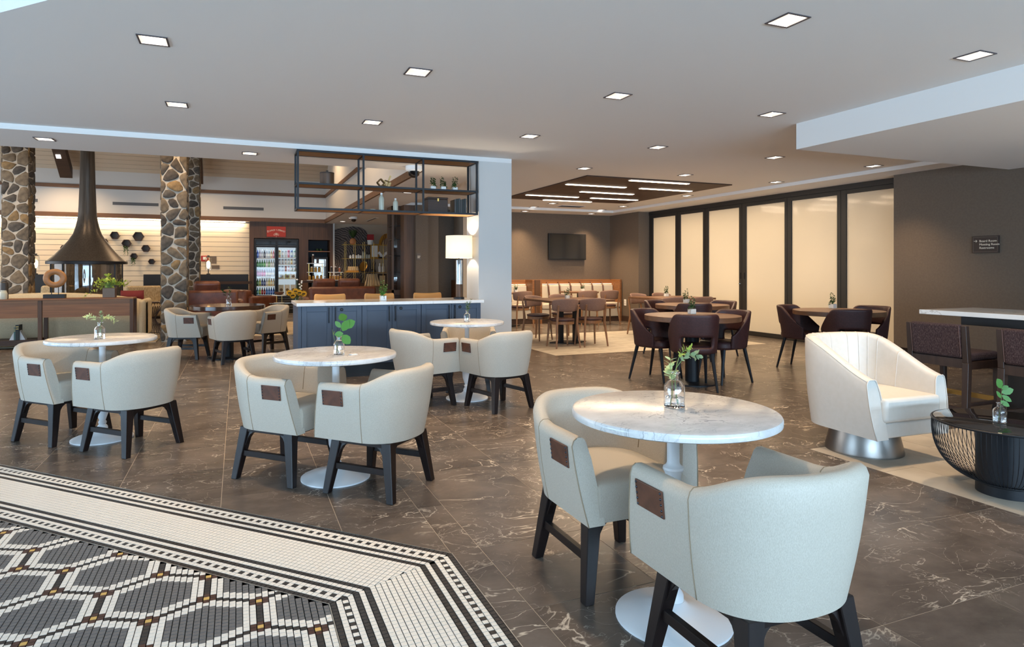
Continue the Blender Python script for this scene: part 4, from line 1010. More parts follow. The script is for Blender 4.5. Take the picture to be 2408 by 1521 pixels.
place_chairs(ok, [
    (4.90, 9.13, 0, 1, 'oak chair with mauve back, left of the two facing away at the square table'),
    (5.43, 9.15, .03, 1, 'oak chair with mauve back, right of the two facing away at the square table'),
    (5.0, 10.22, .45, -.88, 'oak chair facing the camera at the left of the square table'),
    (5.62, 10.45, -.1, -1, 'oak chair facing the camera behind the square table plant'),
    (7.31, 12.5, .05, 1, 'oak chair facing the cream banquette, left of the pair near the corner'),
    (7.89, 12.53, .0, 1, 'oak chair facing the cream banquette, right of the pair near the corner'),
    (5.74, 12.62, -.1, 1, 'oak chair facing the banquette just right of the white pillar'),
    (6.95, 9.02, .05, 1, 'oak chair, left of the two facing away at the far table by the doors'),
    (7.46, 8.93, .05, 1, 'oak chair, right of the two facing away at the far table by the doors'),
    (7.33, 10.34, .3, -.95, 'oak chair facing the camera at the far table, beside the taupe wall'),
    (7.88, 10.38, .1, -1, 'oak chair facing the camera at the far table, close to the doors')])
def square_table(label, cx, cy, hx, hy, two=True):
    t = thing('square_table', label, 'table', (cx, cy, 0), 0, 'rectangular wood dining tables')
    B().bx(-hx, hx, -hy, hy, .718, .752).obj('tabletop', 'table_walnut', t, bevel=.004)
    for sx in ((-.14, .14) if two else (0,)): B().bx(sx-.035, sx+.035, -.035, .035, .016, .7175).obj('column', 'black_metal', t)
    B().prism([(-.36, 0), (0, -.27), (.36, 0), (0, .27)], 0, .015).obj('base_plate', 'black_metal', t)
square_table('square wood dining table with four oak chairs', 5.30, 9.66, .61, .53)
square_table('square wood dining table by the frosted doors', 7.42, 9.6, .6, .5)
square_table('small wood table before the banquette near the corner', 7.42, 13.0, .36, .30, False)
square_table('small wood table before the banquette next to the white pillar', 5.55, 13.0, .36, .30, False)
for u, yy_, zz, l, sd_ in ((1334, 9.75, .752, 'square table with four oak chairs', 31), (1567, 9.85, .752, 'square table by the frosted doors', 32)):
    q = at(u, 700, Y=yy_); ivy_pot('ivy_pot', 'small ivy in a white pot on the '+l, (q.x, q.y, zz+.0005), .15, sd_, s=.95)
ivy_pot('ivy_pot', 'small ivy in a white pot on the banquette table near the corner', (7.55, 13.05, .7525), .14, 33, s=.95)
ivy_pot('ivy_pot', 'small ivy in a white pot on the banquette table next to the white pillar', (at(1213, 680, Y=13.0).x, 13.0, .7525), .14, 34, s=.95)

# ------------------------------------------------------------------ banquette along the back wall
def banquette(label, x0, x1, straps):
    t = thing('banquette', label, 'banquette', (x0, 13.83, 0), 0, 'cream banquettes along the back wall'); L = x1-x0
    B().bx(0, L, -.16, 0, 0, 1.02).bx(0, .05, -.55, -.16, 0, 1.02).bx(L-.05, L, -.55, -.16, 0, 1.02).obj('wood_frame', 'walnut', t, bevel=.004)
    B().bx(.051, L-.051, -.52, -.161, 0, .12).obj('plinth', 'walnut_dark', t)
    B().bx(.051, L-.051, -.55, -.161, .121, .33).obj('seat_base', 'cream', t, bevel=.01)
    B().bx(.051, L-.051, -.58, -.25, .331, .46).obj('seat', 'cream', t, bevel=.03, seg=3, smooth='auto')
    n = straps+1; w = (L-.11)/n
    for k in range(n): B().hexa([(.055+k*w+.003, -.31, .45), (.055+(k+1)*w-.003, -.31, .45), (.055+(k+1)*w-.003, -.165, .45), (.055+k*w+.003, -.165, .45), (.055+k*w+.003, -.25, .89), (.055+(k+1)*w-.003, -.25, .89), (.055+(k+1)*w-.003, -.17, .89), (.055+k*w+.003, -.17, .89)]).obj('back_cushion', 'cream', t, bevel=.025, seg=3, smooth='auto')
    for k in range(1, n):
        x = .055+k*w; B().tube([(x, -.335, .5), (x, -.30, .70), (x, -.27, .86), (x, -.22, .93), (x, -.165, .95)], [.016]*5, 6).obj('strap', 'patch_leather', t)
    s_ = B().bx(.06, L-.06, -.19, -.165, .905, .915).obj('light_strip', 'seat_strip', t)
banquette('long cream banquette with wood frame and leather straps under the television', 6.55, 8.78, 6)
banquette('shorter cream banquette with wood frame running behind the white pillar', 4.55, 6.40, 3)
tag(B().bx(6.401, 6.549, 13.28, 13.83, 0, 1.02).obj('divider_post', 'walnut_v', bevel=.004), 'wood divider post between the two cream banquettes', 'post')
# television
t = thing('television', 'black flat television mounted on the taupe back wall', 'television', (0, BACKY, 0))
a, c = at(1290.5, 548, Y=BACKY-.09), at(1378, 611, Y=BACKY-.09)
B().bx(a.x, c.x, -.10, -.045, c.z, a.z).obj('casing', 'black', t, bevel=.006); B().bx(a.x+.018, c.x-.018, -.1045, -.1005, c.z+.022, a.z-.018).obj('screen', 'screen', t)
B().bx((a.x+c.x)/2-.15, (a.x+c.x)/2+.15, -.044, -.0005, (a.z+c.z)/2-.15, (a.z+c.z)/2+.15).obj('bracket', 'black', t)
# wall sign on the right wall
a, c = at(2286, 556, X=WALLX-.02), at(2348.5, 594, X=WALLX-.02)
t = thing('wall_sign', 'dark brown directional sign on the right wall', 'sign', (WALLX, (a.y+c.y)/2, (a.z+c.z)/2))
hy, hz = abs(a.y-c.y)/2, abs(a.z-c.z)/2
B().bx(-.02, -.0005, -hy, hy, -hz, hz).obj('plate', 'sign_brown', t, bevel=.002)
fr = B(); e = .012
for (y0, y1, z0_, z1_) in ((-hy+e, hy-e, hz-e-.004, hz-e), (-hy+e, hy-e, -hz+e, -hz+e+.004), (-hy+e, -hy+e+.004, -hz+e, hz-e), (hy-e-.004, hy-e, -hz+e, hz-e)): fr.bx(-.0212, -.0202, y0, y1, z0_, z1_)
fr.obj('border', 'sign_grey', t)
for k, s_ in enumerate(('Board Room', 'Meeting Room', 'Restrooms')):
    lettering('lettering', s_, hz*.36, (-.0215, hy-.085, hz*.40-k*hz*.40-.0), (PI/2, 0, -PI/2), 'text_cream', t, 'LEFT')
ar = B(); yy, zz = hy-.03, hz*.42
ar.bx(-.0222, -.0206, yy-.028, yy+.008, zz-.0025, zz+.0025); ar.bar((-.0214, yy-.03, zz), (-.0214, yy-.015, zz+.014), .0016, .005); ar.bar((-.0214, yy-.03, zz), (-.0214, yy-.015, zz-.014), .0016, .005)
ar.obj('arrow', 'text_cream', t)
# outlet on the side wall
q = at(1470, 711, X=8.795); t = thing('wall_outlet', 'white wall outlet beside the banquette end', 'outlet', (8.80, q.y, q.z)); B().bx(-.008, -.0005, -.045, .045, -.075, .075).obj('plate', 'white', t, bevel=.002); B().bx(-.011, -.0085, -.018, .018, .01, .05).bx(-.011, -.0085, -.018, .018, -.05, -.01).obj('socket', 'grey_plastic', t)
# blue books on a wall ledge seen beside the lamp
q = at(1088, 552, Y=BACKY-.1)
t = thing('wall_ledge', 'small dark wall ledge behind the lamp shade', 'shelf', (q.x, BACKY, q.z-.05)); B().bx(-.12, .2, -.2, -.0005, -.02, 0).obj('board', 'walnut_dark', t)
tag(B().bx(-.08, .16, -.03, 0, .0005, .12).obj('blue_canvas', 'navy_book', loc=(q.x, BACKY-.05, q.z-.05)), 'dark blue framed panel standing on the wall ledge behind the lamp', 'frame')
tag(B().bx(-.04, .16, -.06, .06, .0005, .05).obj('blue_box', 'blue_book', loc=(q.x, BACKY-.14, q.z-.05)), 'bright blue box on the wall ledge behind the lamp', 'box')
# partition walls and tall cabinet between the lounge and the dining area
struct(B().bx(3.49, 3.76, 13.0, 13.3, 0, ZP).bx(3.76, 4.02, 13.1, 13.84, 0, ZP).obj('wall_partition', 'taupe'), 'taupe partition wall left of the lamp')
# ------------------------------------------------------------------ lounge shell
WY = 19.1
lw_ = B(); lw_.bx(-8, 2.4, WY, WY+.1, ZP+.2, 3.9).bx(2.4, 2.5, 8.55, WY, ZP+.2, 9).bx(2.4, 2.5, 8.55, WY+.1, ZP+.001, ZP+.2).bx(-8, 2.4, WY, WY+.05, ZP+.001, ZP+.2)
struct(lw_.obj('wall_lounge_upper', 'paint_white'), 'white upper walls of the raised lounge ceiling')
tr_ = []
for k, (z0_, z1_) in enumerate(((ZP-.004, 2.735), (3.37, 3.46))):
    struct(B().bx(-8, 2.4, WY-.035, WY-.0005, z0_, z1_).obj('trim_%d' % (4+2*k), 'trim_wood'), 'wood trim along the lounge back wall'); struct(B().bx(2.365, 2.3995, 8.56, WY-.036, z0_, z1_).obj('trim_%d' % (5+2*k), 'trim_wood'), 'wood trim along the lounge side wall')
RY_, RZ_ = 13.8, 3.85+.75*(WY-13.8)
va = struct(B().hexa([(-8, RY_, RZ_), (2.45, RY_, RZ_), (2.45, WY+.1, 3.775), (-8, WY+.1, 3.775), (-8, RY_, RZ_+.1), (2.45, RY_, RZ_+.1), (2.45, WY+.1, 3.875), (-8, WY+.1, 3.875)]).hexa([(-8, 8.4, 3.8), (2.45, 8.4, 3.8), (2.45, RY_, RZ_), (-8, RY_, RZ_), (-8, 8.4, 3.9), (2.45, 8.4, 3.9), (2.45, RY_, RZ_+.1), (-8, RY_, RZ_+.1)]).obj('ceiling_lounge', 'plank'), 'sloped pale plank ceiling of the lounge')
sl_ = math.atan(.75)
for k in range(16):
    d = .06+k*.15; y, z = WY-d*math.cos(sl_), 3.85+d*math.sin(sl_)
    o = B().bx(-5.2, 5.2, -.071, .071, -.008, .0).obj('plank', 'plank', va, bevel=.004, seg=1); o.location = (-2.8, y, z-.004); o.rotation_euler = (-sl_, 0, 0)
struct(B().bx(-8, 2.4, 8.45, 8.55, ZP+.4, 4.0).obj('wall_lounge_front', 'paint_white'))
struct(B().bx(-8.1, -8, 8.4, 19.7, 0, 9).obj('wall_lounge_left', 'paint_white'))
for x0, lab in ((-4.155, 'left of the fireplace flue, with a lit spot'), (-1.14, 'behind the stone columns')):
    t = thing('ceiling_beam', 'dark wood sloping ceiling beam '+lab, 'beam', (x0, 18.8, 3.575))
    B().hexa([(0, -4.6, 3.45), (.27, -4.6, 3.45), (.27, 0, 0), (0, 0, 0), (0, -4.6, 3.71), (.27, -4.6, 3.71), (.27, 0, .26), (0, 0, .26)]).obj('timber', 'walnut_dark', t)
    if x0 < -4:
        q = B().bx(-.05, .05, -.06, .06, -.01, 0).obj('spot_light', 'lamp_white', t); q.location = (.1, -.60, .44); q.rotation_euler = (-sl_, 0, 0)
for bx_, by_, bz_, be_ in ((-4.02, 18.05, 3.98, 170), (-1.0, 17.6, 4.3, 170), (-4.0, 11.2, 4.9, 260), (-1.0, 11.2, 4.9, 260), (1.6, 12.0, 4.9, 210), (1.6, 16.5, 4.9, 170)):
    lamp('beam_and_fill_spot', 'SPOT', (bx_, by_, bz_), be_, WARM, spot_size=2.3, spot_blend=.8, shadow_soft_size=.06)  # two at the beams; the rest unseen, added to brighten the lounge
# shiplap wall
sh = struct(B().bx(-8, .31, LOUNGEY+.012, LOUNGEY+.2, 0, ZP).obj('wall_shiplap', 'grey_slot'), 'cream shiplap wall behind the fireplace')
bm_ = B().bx(-4.16, 4.15, -.006, .006, -.0635, .0635)
bme = bm_.mesh('shiplap_board', 'shiplap')
for k in range(19):
    o = bpy.data.objects.new('shiplap_board', bme); COL.objects.link(o); o.parent = sh; o.location = (-3.845, LOUNGEY+.006, .068+k*.1365)
tag(B().bx(-7.8, .2, LOUNGEY-.12, LOUNGEY-.10, ZP-.02, ZP-.0005).obj('cove_light', 'cove_strip'), 'glowing light strip along the top of the shiplap wall', 'light strip')
lamp('cove_lamp', 'AREA', (-3.8, LOUNGEY-.10, ZP-.03), 48, WARM2, (math.radians(18), 0, 0), shape='RECTANGLE', size=7.8, size_y=.05)
for (u0, u1, v0, lab) in ((265, 373, 478, 'left of the stone column'), (525, 620, 488.5, 'right of the stone column'), (20, 89, 469, 'at the far left')):
    a, c = at(u0, v0, Y=WY), at(u1, v0, Y=WY); t = thing('slot_diffuser', 'long grey slot vent on the white lounge wall '+lab, 'vent', ((a.x+c.x)/2, WY, a.z)); h = (c.x-a.x)/2
    B().bx(-h-.03, h+.03, -.01, -.0005, -.065, .065).obj('frame', 'paint_white', t); B().bx(-h, h, -.013, -.0105, -.04, .04).obj('slot', 'grey_slot', t)
# ------------------------------------------------------------------ stone columns
def voronoi(w, h, cell, rn):
    nx, nz = max(2, round(w/cell)), round(h/(cell*.95)); pts = []
    for j in range(nz):
        for i in range(nx): pts.append(((i+.5+rn.uniform(-.42, .42)+(.25 if j % 2 else -.25))*w/nx, (j+.5+rn.uniform(-.45, .45))*h/nz))
    out = []
    for p in pts:
        poly = [(0, 0), (w, 0), (w, h), (0, h)]
        for q in pts:
            if q is p or abs(q[1]-p[1]) > cell*3.2: continue
            a, b = q[0]-p[0], q[1]-p[1]; c = (q[0]**2+q[1]**2-p[0]**2-p[1]**2)/2
            poly = clip(poly, a, b, c)
            if not poly: break
        if poly and area(poly) > .0016: out.append(poly)
    return out
def stone_mesh(poly, rn, mt):
    cx, cz = sum(p[0] for p in poly)/len(poly), sum(p[1] for p in poly)/len(poly)
    P0 = [(x-cx, z-cz) for x, z in shrink(poly, .0105)]
    if len(P0) < 3: return None
    R0 = []                                                 # soften the corners
    for i in range(len(P0)):
        p, q, r = P0[i-1], P0[i], P0[(i+1) % len(P0)]
        for f in (.24, ): R0 += [(q[0]+(p[0]-q[0])*f, q[1]+(p[1]-q[1])*f), (q[0]+(r[0]-q[0])*f, q[1]+(r[1]-q[1])*f)]
    n = len(R0); d = rn.uniform(.014, .024); b = B(); tl = (rn.uniform(-.06, .06), rn.uniform(-.06, .06))
    for s_, dd in ((1, 0), (1.0, d*.55), (.88, d*.92), (.45, d)):
        b.v += [(x*s_, -(dd+(rn.uniform(-.003, .003)+x*tl[0]+z*tl[1] if dd else 0)), z*s_) for x, z in R0]
    for j in range(3): b.f += [[j*n+i, j*n+(i+1) % n, (j+1)*n+(i+1) % n, (j+1)*n+i] for i in range(n)]
    b.f.append([3*n+i for i in range(n)]); b.m = [0]*len(b.f)
    me = b.mesh('stone', mt); return me, cx, cz
def column(label, x0, x1, y0, y1, h, seed):
    rn = random.Random(seed); t = thing('stone_column', label, 'column', ((x0+x1)/2, (y0+y1)/2, 0), 0, 'fieldstone columns')
    wx, wy = (x1-x0)/2, (y1-y0)/2
    B().bx(-wx+.02, wx-.02, -wy+.02, wy-.02, 0, h).obj('mortar_core', 'mortar', t)
    for (ln, org, rz) in ((2*wx, (-wx, -wy+.02, 0), 0), (2*wy, (wx-.02, -wy, 0), PI/2), (2*wy, (-wx+.02, wy, 0), -PI/2)):
        for poly in voronoi(ln, h, .175, rn):
            r = stone_mesh(poly, rn, 'stone_%d' % rn.choice([0, 0, 1, 1, 2, 3, 3, 4]))
            if not r: continue
            me, cx, cz = r; o = bpy.data.objects.new('stone', me); COL.objects.link(o); o.parent = t
            o.location = (org[0]+cx*math.cos(rz), org[1]+cx*math.sin(rz), cz); o.rotation_euler = (0, 0, rz); o.data.shade_smooth(); 
column('fieldstone column at the left edge of the picture', -3.90, -3.48, 13.62, 14.04, 4.6, 5)
column('fieldstone column in front of the shiplap wall, standing on the tile floor', -1.255, -.825, 12.34, 12.77, 4.6, 8)
column('fieldstone column half hidden behind the front stone column', -1.25, -.81, 16.0, 16.42, 5.2, 9)
# ------------------------------------------------------------------ fireplace
FX, FY = -2.84, 15.0; k_ = 12.87/1488
def fz(v): return 1.25+(HPX-v)*k_
t = thing('fireplace', 'round hanging fireplace with flared dark metal hood and glass drum', 'fireplace', (FX, FY, 0))
hp = [(14, 250), (14, 320), (14.3, 355), (16, 428), (18.6, 501), (20.5, 517), (24, 534), (29, 550), (38.6, 566.5), (51, 583), (65, 599.5), (77, 611), (80, 614)]
prof_ = [(r*k_, fz(v)) for r, v in hp]
B().lathe(prof_[::-1], 48, cap=False).obj('hood', 'hood_metal', t, smooth=True)
B().lathe([(81*k_, fz(614)), (82*k_, fz(615)), (82*k_, fz(621)), (78*k_, fz(621))], 48, cap=False).obj('hood_rim', 'black_metal', t, smooth='auto')
zg0, zg1 = .42, fz(620.5); rg = 70*k_
B().lathe([(rg, zg0), (rg, zg1), (rg-.006, zg1), (rg-.006, zg0)], 48, cap=False).obj('glass_drum', 'smoke_pane', t, smooth='auto')
B().lathe([(rg+.04, 0), (rg+.05, .38), (rg+.05, .419), (0, .419)], 48).obj('hearth', 'black_metal', t, smooth='auto')
for k in range(8):
    a = 2*PI*k/8+.25; B().bar(((rg+.012)*math.cos(a), (rg+.012)*math.sin(a), .42), ((rg+.012)*math.cos(a), (rg+.012)*math.sin(a), zg1), .022, .022).obj('post', 'black_metal', t)
# ------------------------------------------------------------------ hexagon wall shelves
def hexshelf(u, v, rpx, lab, plant=False, sd_=0):
    p = at(u, v, Y=LOUNGEY-.06); r = rpx*(p-Vector((0, 0, 1.25))).dot(RY)/FPX
    t = thing('hexagon_shelf', 'dark hexagonal wall shelf '+lab, 'wall shelf', (p.x, LOUNGEY-.002, p.z), 0, 'dark hexagon shelves on the shiplap wall')
    for k in range(6):
        a, c = PI/3*k, PI/3*(k+1)
        def q(rr, an, y): return (rr*math.cos(an), y, rr*math.sin(an))
        B().add([q(r, a, -.11), q(r, c, -.11), q(r, c, 0), q(r, a, 0), q(r-.022, a, -.11), q(r-.022, c, -.11), q(r-.022, c, 0), q(r-.022, a, 0)], [[0, 1, 2, 3], [7, 6, 5, 4], [0, 4, 5, 1], [3, 2, 6, 7], [1, 5, 6, 2], [0, 3, 7, 4]]).obj('side', 'walnut_dark', t)
    B().add([(r*.96*math.cos(PI/3*k), -.008, r*.96*math.sin(PI/3*k)) for k in range(6)], [[0, 1, 2, 3, 4, 5]]).obj('back_panel', 'sign_grey', t)
    if plant:
        rn = random.Random(sd_); lb, sb = B(), B()
        for k in range(6):
            x = rn.uniform(-.05, .05); sprig(lb, sb, arc((x*.5, -.06, -r*.6), (x, -.13, -r*.7-rn.uniform(.1, .32)), (0, -.05, .04), 5), 9, .05, .035, .003, rn, 1, .1)
        g = thing('trailing_plant', 'trailing green plant hanging from the hexagon shelf '+lab, 'plant', (p.x, LOUNGEY-.002, p.z)); o = sb.obj('stems', 'stem', g); lb.obj('leaves', 'leaf_dark', o)
hexshelf(151, 583, 7.5, 'left of the fireplace hood'); hexshelf(270, 553.5, 10, 'highest, nearest the flue'); hexshelf(325.5, 556, 12, 'largest one')
hexshelf(297.5, 572, 10, 'in the middle with a trailing plant', True, 3); hexshelf(343, 584, 9.3, 'nearest the front stone column'); hexshelf(315, 602, 7.6, 'lower one with a trailing plant', True, 4); hexshelf(356.5, 615, 7.2, 'lowest and smallest'); hexshelf(246, 567, 6.5, 'partly behind the hood')
# booths along the shiplap wall
def booth(lab, u0, u1, v0, shelf):
    a, c = at(u0, v0, Y=18.9), at(u1, v0, Y=18.9); t = thing('booth_back', 'black high booth back against the shiplap wall '+lab, 'booth', ((a.x+c.x)/2, 18.9, 0)); h = (c.x-a.x)/2
    B().bx(-h, h, 0, .12, 0, a.z).obj('back', 'black', t, bevel=.01); B().bx(-h, h, -.6, -.001, 0, .44).obj('seat', 'espresso', t, bevel=.03)
    if shelf: B().bx(-h, h+.1, -.05, -.001, .86, .94).obj('ledge', 'walnut_dark', t)
    return (a.x, c.x, a.z)
booth('right of the front stone column', 445, 584, 645, True); booth('between the hood and the stone column', 337, 400, 645, False); booth('left of the fireplace', 60, 140, 645, False)
def sconce(lab, u, v):
    p = at(u, v, Y=18.96); t = thing('lantern', 'small amber glass lantern '+lab, 'lamp', (p.x, 18.96, p.z))
    B().lathe([(.05, 0), (.05, .02), (.012, .03), (.012, .16)], 12).obj('foot', 'black_metal', t); B().lathe([(.085, .12), (.085, .42), (.07, .46)], 20, cap=False).obj('shade', 'clear_pane', t, smooth='auto')
    B().lathe([(.02, .16), (.045, .22), (.045, .33), (.01, .37)], 14).obj('bulb', 'edison', t, smooth='auto'); B().lathe([(.07, .46), (.03, .5), (.03, .52)], 14).obj('cap', 'black_metal', t)
    lamp('lantern_lamp', 'POINT', (0, 0, .27), 5, (1, .6, .28), parent=t, shadow_soft_size=.05)
sconce('beside the front stone column', 490, 645); sconce('at the far left behind the stone column', 84, 645)
p = at(482, 608, Y=LOUNGEY); t = thing('fire_alarm', 'red fire alarm box on the shiplap wall', 'alarm', (p.x, LOUNGEY, p.z)); B().bx(-.1, .1, -.05, -.0005, -.08, .08).obj('case', 'red', t, bevel=.01); B().bx(-.05, .05, -.056, -.0505, -.03, .05).obj('lens', 'white', t)
for (u0, u1, v0, v1, lab) in ((494, 509, 603, 620, 'upper small dark plaque on the shiplap wall'), (497, 516, 623.5, 632, 'lower narrow dark plaque on the shiplap wall')):
    a, c = at(u0, v0, Y=LOUNGEY), at(u1, v1, Y=LOUNGEY); t = thing('wall_plaque', lab, 'sign', ((a.x+c.x)/2, LOUNGEY, (a.z+c.z)/2)); w, h = (c.x-a.x)/2, (a.z-c.z)/2
    B().bx(-w, w, -.02, -.0005, -h, h).obj('plate', 'sign_grey', t); B().bx(-w*.7, w*.7, -.022, -.0203, -h*.1, h*.1).bx(-w*.7, w*.7, -.022, -.0203, h*.25, h*.45).obj('inscription', 'taupe', t)
# ------------------------------------------------------------------ console, sofa and small things
CXL, CXR, CYF, CYB = -4.3, -1.62, 12.03, 12.42
t = thing('console_table', 'long walnut console table with open base in front of the cream sofa', 'console', (0, 0, 0))
B().bx(CXL, CXR, CYF-.01, CYB, .765, .79).obj('tabletop', 'walnut', t, bevel=.003)
for k, (a, c) in enumerate(((CXL, -2.96), (-2.90, CXR-.05))): B().bx(a+.002, c-.002, CYF+.006, CYF+.03, .49, .7645).obj('front_panel', 'walnut', t)
for x in (CXL, -2.96, CXR-.055):
    for y in (CYF, CYB-.055): B().bx(x, x+.055, y, y+.055, .0, .7648).obj('leg', 'walnut_v', t, bevel=.003)
B().bx(CXL, -2.97, CYF, CYB, .06, .14).obj('low_shelf', 'walnut_dark', t)
B().bx(CXL, CXR-.06, CYB-.05, CYB-.03, .49, .764).obj('back_panel', 'walnut', t)
def on_console(u): return at(u, 700, Y=12.22).x
t = thing('ring_sculpture', 'carved wooden ring sculpture on a black base on the console', 'sculpture', (on_console(129), 12.22, .7905))
B().bx(-.15, .15, -.06, .06, 0, .065).obj('base', 'black', t, bevel=.003); B().lathe([(.006, .065), (.006, .17)], 8, (-.045, 0, 0)).lathe([(.006, .065), (.006, .18)], 8, (.05, 0, 0)).obj('pins', 'black_metal', t)
rb = []
for k in range(40):
    a = 2*PI*k/40; rb.append([((.112+.047*math.cos(b_))*math.cos(a)*1.04, .032*math.sin(b_), .325+(.108+.047*math.cos(b_))*math.sin(a)) for b_ in [2*PI*q/12 for q in range(12)]])
B().grid(rb, cu=True, cv=True).obj('ring', 'shelf_oak', t, smooth=True)
t = thing('metal_planter', 'trailing lime green pothos in a square metal planter on the console', 'potted plant', (on_console(258), 12.22, .7905))
B().bx(-.09, .09, -.09, .09, 0, .16).obj('pot', 'pewter', t, bevel=.004); rn = random.Random(14); lb, sb = B(), B()
for k in range(16):
    a = rn.uniform(0, 6.28); rr = rn.uniform(.08, .3); dz = rn.uniform(-.02, .2) if rr < .2 else rn.uniform(-.12, .12)
    if k == 0: tip = Vector((-.38, -.05, -.0)) 
    elif k == 1: tip = Vector((.3, 0, .25))
    else: tip = Vector((rr*math.cos(a), rr*.4*math.sin(a), .18+dz))
    sprig(lb, sb, arc((0, 0, .16), tip, (0, 0, .06), 6), 9, .085, .06, .003, rn, 1, .25)
o = sb.obj('stems', 'stem', t); lb.obj('leaves', 'leaf_lime', o, smooth=True)
def jar(lab, u, prof, mt):
    t = thing('jar', lab, 'vase', (on_console(u), 12.2, .7905)); B().lathe(prof, 24).obj('body', mt, t, smooth='auto'); r = prof[-1][0]; B().lathe([(r*1.12, prof[-1][1]), (r*1.12, prof[-1][1]+.012), (r*.8, prof[-1][1]+.012)], 20).obj('lip', mt, t)
jar('dark charcoal bottle vase on the console at the left edge', 11, [(.05, 0), (.055, .02), (.055, .22), (.05, .26), (.03, .28)], 'charcoal_pot'); jar('small pale celadon jar on the console at the left edge', 8.5, [(.045, 0), (.05, .02), (.05, .09), (.04, .125), (.034, .13)], 'celadon'); 
kids_ = [o for o in bpy.data.objects if o.name.startswith('jar') and o.parent is None]; kids_[-1].location.y = 12.09; kids_[-1].location.x = at(8.5, 700, Y=12.09).x
for k, (u, w, hh, m_, lab) in enumerate(((38, .025, .2, 'book_teal', 'thin teal book between white bookends under the console'), (44, .05, .24, 'book_dark', 'thick dark green book between white bookends under the console'))):
    t = thing('book', lab, 'book', (at(u, 790, Y=12.15).x, 12.16, .1405)); B().bx(-w/2, w/2, -.085, .085, 0, hh).obj('cover', m_, t, bevel=.003); B().bx(-w/2+.004, w/2-.004, -.08, .0855, .003, hh+.0005).obj('pages', 'celadon', t); B().bx(-w/2*.7, w/2*.7, -.0865, -.0852, hh*.72, hh*.76).bx(-w/2*.7, w/2*.7, -.0865, -.0852, hh*.86, hh*.9).obj('title', 'brass', t)
for u, sx, lab in ((31.5, -1, 'left'), (53.5, 1, 'right')):
    t = thing('bookend', 'white marble wedge bookend, %s of the books under the console' % lab, 'bookend', (at(u, 790, Y=12.15).x, 12.16, .1405)); w = .045
    B().hexa([(-w, -.05, 0), (w, -.05, 0), (w, .05, 0), (-w, .05, 0), (-sx*w-.008, -.05, .17), (-sx*w+.008, -.05, .17), (-sx*w+.008, .05, .17), (-sx*w-.008, .05, .17)]).obj('wedge', 'carrara', t)
# sofa
t = thing('curved_sofa', 'cream sofa with a gently curved back behind the walnut console', 'sofa', (-2.95, 12.55, .0105))
pr = []
for k in range(25):
    f = -1+2*k/24; x = 1.44*f; zt_ = .70+.16*(1-f*f)**.8; y = .12*f*f
    pr.append([(x, y, .08), (x, y-.02, zt_*.6), (x, y, zt_-.03), (x, y+.05, zt_), (x, y+.14, zt_-.01), (x, y+.2, zt_-.05), (x, y+.24, .4), (x, y+.24, .08)])
b = B().grid(pr, cu=True); b.f += [list(range(8)), [24*8+i for i in range(8)]]; b.m += [0, 0]; o = b.obj('back', 'sofa_cream', t, smooth=True); fix_normals(o)
B().bx(-1.3, 1.3, .25, .98, .09, .42).obj('seat', 'sofa_cream', t, bevel=.04, seg=3, smooth='auto')
for sx in (-1, 1): B().bx(sx*1.44-.11, sx*1.44+.0 if sx > 0 else sx*1.44+.11, .05, .98, .06, .72).obj('arm', 'sofa_cream', t, bevel=.06, seg=4, smooth='auto')
B().bx(-1.35, 1.35, .2, .9, .0, .0795).obj('plinth', 'espresso', t)
# armchairs beyond
def armchair(lab, x, y, rz, m_='boucle', w=.38, back=.88):
    t = thing('lounge_armchair', lab, 'armchair', (x, y, 0), rz)
    B().bx(-w, w, -.38, .36, .2, .44).obj('seat', m_, t, bevel=.05, seg=3, smooth='auto')
    B().hexa([(-w, -.40, .3), (w, -.40, .3), (w, -.24, .3), (-w, -.24, .3), (-w, -.5, back), (w, -.5, back), (w, -.38, back), (-w, -.38, back)]).obj('backrest', m_, t, bevel=.05, seg=3, smooth='auto')
    for sx in (-1, 1):
        B().tube([(sx*(w+.03), .30, 0), (sx*(w+.03), .30, .56), (sx*(w+.03), .27, .60), (sx*(w+.03), -.36, .60)], .016, 6).obj('arm_tube', 'brass', t, smooth=True); B().tube([(sx*(w-.03), -.34, 0), (sx*(w-.03), -.30, .2)], .014, 6).obj('leg', 'brass', t)
armchair('beige textured armchair with brass arms behind the front stone column', at(352, 700, Y=16.4).x, 16.4, PI+.4)
armchair('beige textured armchair seen through the fireplace glass', at(130, 690, Y=17.4).x, 17.4, PI)
t = tag(B().grid([[(.19*math.sin(PI*i/10-PI/2)*(1 if True else 1), .06*math.sin(PI*j/8)*math.cos(PI*i/10-PI/2)*0+(.075*math.sin(PI*j/8)*math.sin(PI*i/10)), .10*(j/4-1)*(1+.08*abs(i/5-1))) for j in range(9)] for i in range(11)]).grid([[(.19*math.sin(PI*i/10-PI/2), -.075*math.sin(PI*j/8)*math.sin(PI*i/10), .10*(j/4-1)*(1+.08*abs(i/5-1))) for j in range(9)] for i in range(11)]).obj('red_cushion', 'pillow_red', smooth=True, loc=(at(312, 690, Y=13.3).x, 13.25, .77)), 'dark red cushion on the cream sofa arm end', 'cushion')
